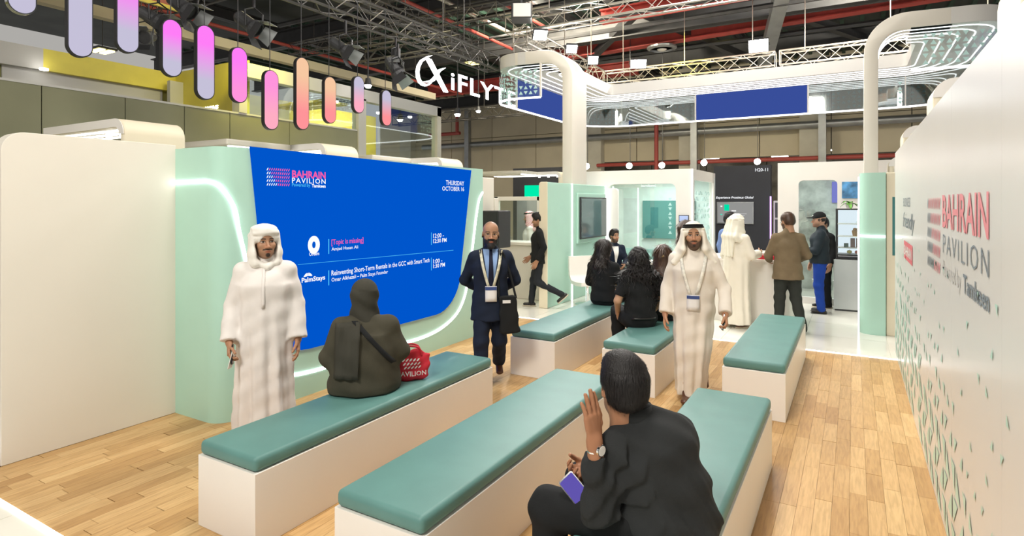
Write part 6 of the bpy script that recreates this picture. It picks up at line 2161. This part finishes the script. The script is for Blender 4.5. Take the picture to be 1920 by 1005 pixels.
# ---- 3: bald man in navy suit
x, y = -3.235, 5.12
F = Fig('bald bearded man in navy suit with glasses and badge, hands behind his back', x, y, tocam(x, y, .03), 1.69, (.42, .23, .14),
        J=dict(elL=(-.265, -.10, 1.09), elR=(.265, -.10, 1.09), wrL=(-.10, -.20, .98), wrR=(.06, -.22, .96), knR=(.10, .10, .49), anR=(.10, .10, .085), knL=(-.09, -.01, .48), anL=(-.10, -.30, .20)), head=(.05, .0, -.03), bulk=1.0)
F.body('full', hands={'L': {}, 'R': {}}, hairline=.075)
trousers(F, M['navy'], .016, .07)
jacket(F, M['navy'], .70, .024, .052, flare=.012)
lapels(F, M['navy'], M['shirt_blue'], 1.425, .99, .088, M['tie'])
lanyard(F, 1.42, 1.06, .105, blue=True, size=(.115, .155), rib=.014)
S = SDF((-.1, 0, -.16), (.1, .13, 0), .005)
S.ell((0, .052, -.098), (.048, .045, .036), k=.01); S.ell((0, .07, -.12), (.034, .032, .026), k=.02)
for q in (-1, 1): S.ell((q * .052, .025, -.066), (.013, .03, .04), k=.015)
S.cap((-.024, .083, -.055), (.024, .083, -.055), .0075, k=.008)
S.ell((0, .10, -.070), (.019, .022, .010), k=.004, op='-')
S.rumple(lambda X, Y, Z: .0015 * np.sin(260 * X + 90 * Z) * np.sin(240 * Z))
F.headpart(S, 'beard', M['hair'])
g_ = MB()
for q in (-1, 1):
    P = [F.hpt((q * .033 + .0235 * math.cos(2 * PI * k / 18), .088 - .10 * (.0235 * math.cos(2 * PI * k / 18) * q + .0) ** 2 - .006, -.004 + .019 * math.sin(2 * PI * k / 18))) for k in range(18)]
    g_.tube(P, .0018, 5, closed=True)
    g_.tube([F.hpt((q * .056, .080, .002)), F.hpt((q * .080, .03, .004)), F.hpt((q * .083, -.01, 0))], .0016, 5)
g_.tube([F.hpt((-.010, .083, .0)), F.hpt((0, .088, .003)), F.hpt((.010, .083, .0))], .0018, 5)
g_.build('spectacles', M['gold'], F.root, smooth=True)
F.shoes(M['shoebrown'], toes={'L': (-.05, .8, -.6), 'R': (.1, 1, 0)})
# his black bag hanging at his side
p = world(F, (-.17, .13, .95))
bg = thing('shoulder_bag', 'black fabric bag hanging at the side of the bald man', 'bag', p, F.root.rotation_euler.z + .15)
S = SDF((-.2, -.1, -.42), (.2, .1, .1), .009)
S.loft((0, 0, -.02), (-.02, 0, -.33), (.085, .03), (.105, .042), k=.01, e=4.0)
S.rumple(folds(.0025, 1.0, .2))
V, Q = S.surf(); me = fast_mesh('body', relaxed(V, Q), Q, True); me.materials.append(M['blackcloth']); link(bpy.data.objects.new('body', me), bg)
MB().tube(smoothpath([(-.09, -.02, -.02), (-.03, -.07, .25), (.05, -.08, .45), (.09, -.03, .2), (.09, 0, -.02)], 5), .012, 6).build('strap', M['blackcloth'], bg, smooth=True)
MB().box(-.02, .06, .036, .042, -.06, -.03).build('tag', M['badge'], bg)

# ---- 4: walking man in cream robe with headcloth and lanyard
x, y = -1.34, 5.80
F = Fig('walking man in cream robe and white headcloth with black cord, wearing a badge lanyard', x, y, tocam(x, y, -.02), 1.70, (.44, .235, .135),
        J=dict(elR=(.252, -.04, 1.08), wrR=(.262, .06, .83), elL=(-.285, .0, 1.07), wrL=(-.285, .17, .87), knR=(.08, .08, .47), anR=(.06, .12, .085), knL=(-.08, .0, .46), anL=(-.10, -.30, .18)), head=(.06, .03, 0.03), bulk=1.02)
F.body('trim', hands={'R': dict(curl=(.3, .35, .4, .45)), 'L': dict(curl=(.7, .8, .8, .8), dir=(-.1, .5, -.8), back=(-1, .1, 0))})
thobe(F, M['thobe2'], .05, rows=[(.06, .03, -.02, .135, .19), (.30, .02, .0, .150, .185), (.50, .01, .02, .172, .175), (.85, 0, 0, .190, .155), (1.10, 0, 0, .175, .14), (1.24, 0, 0, .17, .13)], amp=.012, nf=8, seed=2.1, sleeve=.062)
ghutra(F, M['ghutra2'], 'agal', back=.40)
lanyard(F, 1.41, 1.03, .115, mat('white_lanyard', (.72, .70, .62), .7, var=.3, vscale=22), True, (.115, .145), .015)
F.shoes(M['shoebrown'], toes={'L': (-.05, .8, -.5), 'R': (.1, 1, 0)})
h = F.J['handL']; slab('smartphone', 'dark phone carried by the walking man in cream', 'phone', world(F, h + F.J['hnL'] * -.024 + np.array((0, .0, .01))), wdir(F, (.2, 1, .4)), wdir(F, (.2, .5, -.8)), .07, .15, .009, M['phone'], M['mirror_scr'])

# ---- 5: man in black who raises a hand, seen from the back
x, y = -.665, 2.43
F = Fig('seated man in black shirt seen from behind, raising a hand with a steel watch', x, y, (-1, .08), 1.75, (.36, .175, .095), sit=.50,
        J=dict(pelvis=(0, 0, .60), waist=(-.01, .01, .74), chest=(-.02, .06, .88), neck=(-.035, .115, 1.01), head=(-.065, .175, 1.120),
               shL=(-.160, .155, .905), shR=(.140, .005, .895), elL=(-.240, .205, .655), wrL=(-.262, .205, .935), elR=(.225, .16, .68), wrR=(.03, .36, .69),
               knL=(-.13, .50, .55), anL=(-.14, .46, .085), knR=(.14, .47, .57), anR=(.16, .45, .085)), head=(-.72, .02, .06), bulk=1.04)
F.body('stub', hands={'L': dict(curl=(.10, .06, .10, .16), thumb=.75, size=1.16, spread=.03, dir=(.03, .12, 1), back=(-.25, -1, .1)), 'R': dict(curl=(.5, .5, .55, .6), dir=(-.95, .3, .1), back=(.1, .5, -.8))})
trousers(F, M['blackcloth'], .020, .075, res=.011)
S = F.grid(.009, pad=.2)
F.torso(S, .024); F.arms(S, .016, .050, .86)
S.loft((0, 0, .66), (0, -.03, .54), (.178, .135), (.205, .165), F.side(), k=.05)
S.half((0, 0, .51), (0, 0, -1))
S.loft(F.J['chest'], F.J['waist'] - np.array([0, .03, .1]), (.18, .13), (.19, .14), F.side(), k=.05)
S.rumple(folds(.006, 1.3, .7))
S.rumple(lambda X, Y, Z: .010 * np.clip(1.0 - 2.2 * (Z - .55), .15, 1) * np.sin(34 * X - 22 * Y + 12 * Z + 2.5 * np.sin(9 * Z + 6 * X)) ** 3 * (Z < 1.0))
S.rumple(lambda X, Y, Z: .007 * np.sin(48 * Z + 22 * Y + 9 * np.sin(14 * X)) * (X < -.19))
n_ = F.J['neck']
F.add(S, 'shirt', M['greyblack'], keep=True)
mb = MB(); A, B = [], []
for k in range(15):
    a = -2.45 + 4.9 * k / 14 - PI / 2 - .35
    A.append((n_[0] + .092 * math.cos(a), n_[1] + .004 + .092 * math.sin(a), n_[2] - .030)); B.append((n_[0] - .012 + .074 * math.cos(a), n_[1] + .020 + .074 * math.sin(a), n_[2] + .042))
mb.strip(A, B); o = mb.build('collar', M['greyblack'], F.root, smooth=True, fix=False); q_ = o.modifiers.new('thickness', 'SOLIDIFY'); q_.thickness = .008; q_.offset = 0
hair_short(F, M['hair'], grow=.007, quiff=.014, back=-.060, res=.0036, relax=1, nst=11000)
w_ = F.J['wrL'] - np.array([0, 0, .012]); ax_ = (F.J['wrL'] - F.J['elL']); ax_ /= np.linalg.norm(ax_)
u_ = np.cross(ax_, [0, 1, 0]); u_ /= np.linalg.norm(u_); v_ = np.cross(ax_, u_)
wt = thing('wristwatch', 'steel wristwatch on the raised wrist of the man in black', 'watch', world(F, w_), F.root.rotation_euler.z)
P = [u_ * .033 * math.cos(2 * PI * k / 24) + v_ * .030 * math.sin(2 * PI * k / 24) for k in range(24)]
mb = MB(); A = [tuple(p - ax_ * .011) for p in P] + [tuple(P[0] - ax_ * .011)]; B = [tuple(p + ax_ * .011) for p in P] + [tuple(P[0] + ax_ * .011)]
mb.strip(A, B); o = mb.build('strap', M['chrome'], wt, fix=False); q_ = o.modifiers.new('thickness', 'SOLIDIFY'); q_.thickness = .004
fd_ = np.array([-.25, -1, .1]); fd_ -= ax_ * (fd_ @ ax_); fd_ /= np.linalg.norm(fd_); e_ = np.cross(fd_, ax_)
mb = MB(); mb.prism([(.024 * math.cos(2 * PI * k / 20), .024 * math.sin(2 * PI * k / 20)) for k in range(20)], lambda a, b, t: tuple(fd_ * (.028 + t) + e_ * a + ax_ * b), 0, .010); mb.build('case', M['chrome'], wt)
mb = MB(); mb.prism([(.020 * math.cos(2 * PI * k / 20), .020 * math.sin(2 * PI * k / 20)) for k in range(20)], lambda a, b, t: tuple(fd_ * (.0382 + t) + e_ * a + ax_ * b), 0, .0006); mb.build('dial', M['badge'], wt)
F.shoes(M['shoe'])
h = F.J['handR']; slab('smartphone', 'phone with violet display in the lap of the man in black', 'phone', world(F, (-.150, .345, .662)), wdir(F, tuple(np.cross((.2, .85, .5), (-.8, -.2, .55)))), wdir(F, (.2, .85, .5)), .078, .165, .010, M['phone'], emat('violet_display', (.12, .09, .42), 1.0))

# ---- 6-8: the three women on the rear benches
x, y = -2.98, 7.62
F = Fig('seated woman with long dark hair alone on the bench past the bald man', x, y, (.05, 1), 1.64, (.45, .26, .16), sit=.50, near=False, head=(-.35, 0, 0))
F.body(hands={'L': {}, 'R': {}}); trousers(F, M['blackcloth']); jacket(F, M['blackcloth'], .55, .016, .045, 'top')
hair_long(F, M['hair_dark'], .40, .115, .004, -.07, seed=1); F.shoes(M['shoe'])
x, y = -2.10, 6.50
F = Fig('seated woman with long curly black hair and short sleeved black top, seen from behind', x, y, (-.62, .78), 1.66, (.52, .30, .18), sit=.50, head=(-.25, .1, 0), bulk=1.08,
        J=dict(elL=(-.265, -.01, .79), elR=(.265, -.01, .79), wrL=(-.21, .15, .63), wrR=(.21, .15, .63)))
F.body(hands={'L': {}, 'R': {}}); trousers(F, M['blackcloth'], .022, .07)
S = F.grid(.011, pad=.2); F.torso(S, .014)
for q in 'LR': S.cone(F.J['sh' + q], F.J['sh' + q] * .25 + F.J['el' + q] * .75, .066, .064, k=.03)
S.loft((0, 0, .68), (0, -.01, .60), (.165, .12), (.175, .13), k=.03); S.half((0, 0, .585), (0, 0, -1))
S.rumple(folds(.004, 1.1, .4)); F.add(S, 'top', M['blackcloth'], keep=True)
F.patch('belt', [(.615, -.14, .15), (.595, -.14, .15)], M['shoe'], 8, .012, front=False, th=.004)
hair_long(F, M['hair'], .47, .185, .011, .03, seed=2); F.shoes(M['shoe'])
x, y = -1.97, 6.98
F = Fig('seated woman with straight brown hair and a gold hair clip on the shared bench', x, y, (-.25, .97), 1.62, (.48, .28, .17), sit=.50, near=False, head=(-.1, .05, 0))
F.body(hands={'L': {}, 'R': {}}); trousers(F, M['blackcloth']); jacket(F, M['blackcloth'], .56, .016, .045, 'top')
hair_long(F, M['hair_brown'], .50, .125, .0, .0)
S = SDF((-.06, -.17, -.06), (.06, -.05, .06), .004); S.cap((-.028, -.118, -.008), (.028, -.122, .002), .009, k=.01); S.cap((.0, -.118, -.012), (.02, -.124, .014), .007, k=.01)
F.headpart(S, 'hair_clip', mat('gold_clip', (.75, .55, .25), .3, .8)); F.shoes(M['shoe'])

# ---- 9: walker in black
x, y = -4.94, 9.46
F = Fig('man in black jacket and jeans walking past the service window, seen from the side', x, y, (-.864, -.40), 1.70, (.40, .22, .13), near=False, head=(.05, -.15, 0),
        J=dict(knR=(.09, .10, .48), anR=(.09, .14, .085), knL=(-.09, .02, .47), anL=(-.09, -.42, .25), elR=(.215, -.05, 1.10), wrR=(.20, .16, .90), elL=(-.22, -.10, 1.10), wrL=(-.22, .02, .86)))
F.body('stub', hands={'L': {}, 'R': {}}); trousers(F, cloth('dark_jeans', (.022, .025, .030)), .008, .055); jacket(F, M['blackcloth'], .80, .024, .05)
hair_short(F, M['hair'], grow=.004, quiff=.01, res=.006); F.shoes(M['shoe'], M['soletan'], toes={'L': (-.05, .75, -.65), 'R': (.1, 1, 0)})
MB().tube([F.hpt((.055, .084, .0)), F.hpt((.03, .092, .0)), F.hpt((0, .092, .003)), F.hpt((-.03, .092, .0)), F.hpt((-.055, .084, 0)), F.hpt((-.08, 0, .002))], .0025, 5).build('spectacles', M['phone'], F.root)

# ---- 10: man with red checked headcloth behind the window
kf = mat('red_checked_cloth', (.8, .4, .42), .85); nt = kf.node_tree
ck = nt.nodes.new('ShaderNodeTexChecker'); ck.inputs['Scale'].default_value = 55; ck.inputs[1].default_value = (.62, .10, .16, 1); ck.inputs[2].default_value = (.85, .74, .72, 1)
tc_ = nt.nodes.new('ShaderNodeTexCoord'); nt.links.new(tc_.outputs['Object'], ck.inputs[0]); nt.links.new(ck.outputs[0], nt.nodes['Principled BSDF'].inputs['Base Color'])
F = Fig('man in white robe and red checked headcloth behind the service window', -5.95, 10.98, (-.85, -.45), 1.70, (.42, .23, .14), near=False, head=(0, -.1, 0))
F.body('trim', hands={'L': {}, 'R': {}}); thobe(F, M['thobe'], .06); ghutra(F, kf, 'agal', .008, .40); F.shoes(M['shoebrown'])

# ---- 11: seated man in dark blazer by the lounge table
x, y = -4.20, 11.32
F = Fig('seated man in dark blazer and white shirt beside the lounge table, facing the hall', x, y, (.62, -.75), 1.72, (.42, .23, .14), sit=.46, near=False, head=(.25, .0, 0))
F.body('trim', hands={'L': {}, 'R': {}}); trousers(F, M['blackcloth']); jacket(F, M['navy'], .52, .02, .05)
lapels(F, M['navy'], M['whitecloth'], 1.02, .70, .075); hair_short(F, M['hair_dark'], quiff=.012, res=.006, grow=.004); F.shoes(M['shoe'])
shell_chair('shell_chair', 'white chair under the seated man in dark blazer', (-4.22, 11.36, 0), math.atan2(-.75, .62) - PI / 2, M['white'])

# ---- 12: man in blue inside the pod
F = Fig('seated man in blue jacket behind the pod glass', -3.33, 14.12, (.05, -1), 1.70, (.45, .26, .17), sit=.46, near=False, head=(0, -.05, 0))
F.body('stub', hands={'L': {}, 'R': {}}); trousers(F, M['navy']); jacket(F, cloth('blue_jacket', (.04, .10, .25)), .52, .02, .05); lapels(F, bpy.data.materials['blue_jacket'], M['whitecloth'], 1.02, .72, .07)
hair_short(F, M['hair'], quiff=.008, res=.006); F.shoes(M['shoe'])
shell_chair('shell_chair', 'white chair under the man in blue inside the pod', (-3.33, 14.16, 0), PI, M['white'])

# ---- 13: woman with brown hair behind the walking man
x, y = -2.12, 8.72
F = Fig('standing woman with brown hair and cream top, half hidden by the walking man', x, y, (.9, .2), 1.62, (.55, .34, .23), near=False, head=(-.2, .1, 0))
F.body(hands={'L': {}, 'R': {}}); trousers(F, M['blackcloth']); jacket(F, cloth('cream_top', (.70, .62, .48)), .80, .02, .05, 'top'); hair_long(F, M['hair_brown'], .30, .11, .004, 0); F.shoes(M['shoe'])

# ---- 14: man in light blue blazer
F = Fig('man in light blue blazer facing the robed man across the counter', -2.02, 11.60, (.80, -.45), 1.69, (.40, .22, .13), near=False, head=(-.1, -.05, 0))
F.body('trim', hands={'L': {}, 'R': {}}); trousers(F, M['navy']); jacket(F, M['bluejacket'], .74, .02, .05); lapels(F, M['bluejacket'], M['whitecloth'], 1.40, 1.05, .075)
hair_short(F, M['hair'], grow=.005, quiff=.02, res=.006); F.shoes(M['shoe'])

# ---- 15: robed man at the counter, back turned
x, y = -1.55, 9.50
F = Fig('man in pale robe and headcloth, back turned, at the white counter', x, y, (.55, .84), 1.71, (.44, .25, .15), near=True, head=(-.35, -.05, 0), bulk=1.06,
        J=dict(elR=(.24, .05, 1.10), wrR=(.17, .28, 1.12), elL=(-.25, .02, 1.08), wrL=(-.14, .28, 1.04)))
F.body('trim', hands={'L': {}, 'R': {}}); thobe(F, mat('ivory_thobe', (.84, .79, .68), .8, bump=.12, bscale=300), .06, amp=.010, nf=8, seed=.2, armg=.02)
ghutra(F, mat('ivory_headcloth', (.86, .82, .70), .85, bump=.3, bscale=300), 'plain', .007, .48, .8); F.shoes(M['shoebrown'], M['soletan'])

# ---- 16: man in brown jacket
x, y = -.84, 9.56
F = Fig('man in brown tweed jacket and dark trousers at the reception counter, back turned', x, y, (-.30, .95), 1.735, (.40, .22, .13), near=True, head=(.45, -.22, 0),
        J=dict(knR=(.11, .0, .49), anR=(.15, -.22, .085), knL=(-.10, .05, .49), anL=(-.11, .04, .085), elL=(-.26, .06, 1.10), wrL=(-.20, .28, 1.03), elR=(.27, .0, 1.12), wrR=(.22, .25, 1.05)), bulk=1.06)
F.body('trim', hands={'L': {}, 'R': {}}); trousers(F, M['green_trouser'], .014, .066); jacket(F, M['brown_jacket'], .77, .024, .055, flare=.012)
hair_short(F, M['hair_brown'], grow=.002, res=.005); F.shoes(M['shoe'])
MB().tube([F.hpt((-.08, 0, .002)), F.hpt((-.056, .084, .0)), F.hpt((-.03, .094, -.004)), F.hpt((0, .094, .003)), F.hpt((.03, .094, -.004)), F.hpt((.056, .084, 0)), F.hpt((.08, 0, .002))], .002, 5).build('spectacles', M['phone'], F.root)

# ---- 17: man with cap and blue trousers
x, y = -.50, 11.42
F = Fig('man in dark cap, navy jacket and bright blue trousers standing by the counter', x, y, (-.80, -.05), 1.72, (.46, .26, .18), near=False, head=(.30, -.05, 0), bulk=1.05,
        J=dict(elL=(-.22, .06, 1.08), wrL=(-.08, .28, 1.08), elR=(.23, .04, 1.08), wrR=(.10, .28, 1.02)))
F.body('stub', hands={'L': {}, 'R': {}}); trousers(F, M['bluetrouser'], .014, .066); jacket(F, M['navyjacket'], .86, .03, .055)
S = SDF((-.13, -.15, -.05), (.13, .22, .16), .006); S.ell((0, -.015, .048), (.085, .102, .082), k=.01); S.half((0, 0, .028), (0, -.15, -1)); S.ell((0, .10, .036), (.066, .085, .010), k=.012)
F.headpart(S, 'cap', M['blackcloth']); S = SDF((-.11, -.14, -.08), (.11, .08, .06), .006); S.ell((0, -.022, .0), (.080, .088, .06), k=.01); S.ell((0, .08, -.02), (.09, .07, .1), k=.01, op='-'); F.headpart(S, 'hair', M['hair'])
MB().add([F.hpt((-.02, .0875, .062)), F.hpt((.02, .0875, .062)), F.hpt((.02, .080, .078)), F.hpt((-.02, .080, .078))], [(0, 1, 2, 3)]).build('cap_badge', M['badge'], F.root, fix=False)
F.patch('neck_strap', [(1.40, .03, .05), (1.30, .02, .04), (1.2, .01, .03)], M['badge'], 1, .012)
F.shoes(M['shoe'], M['shoe'])

# ---- 18: man partly hidden behind him
F = Fig('man in black trousers half hidden behind the capped man', -.34, 11.60 + .12, (-.6, -.6), 1.62, (.46, .26, .17), near=False, head=(.2, -.1, 0))
F.root.location = (-.47, 12.02, 0)
F.body('stub', hands={'L': {}, 'R': {}}); trousers(F, M['blackcloth'], .012, .062); jacket(F, M['blackcloth'], .86, .02, .05); hair_short(F, M['hair'], res=.006); F.shoes(M['shoe'], M['soletan'])
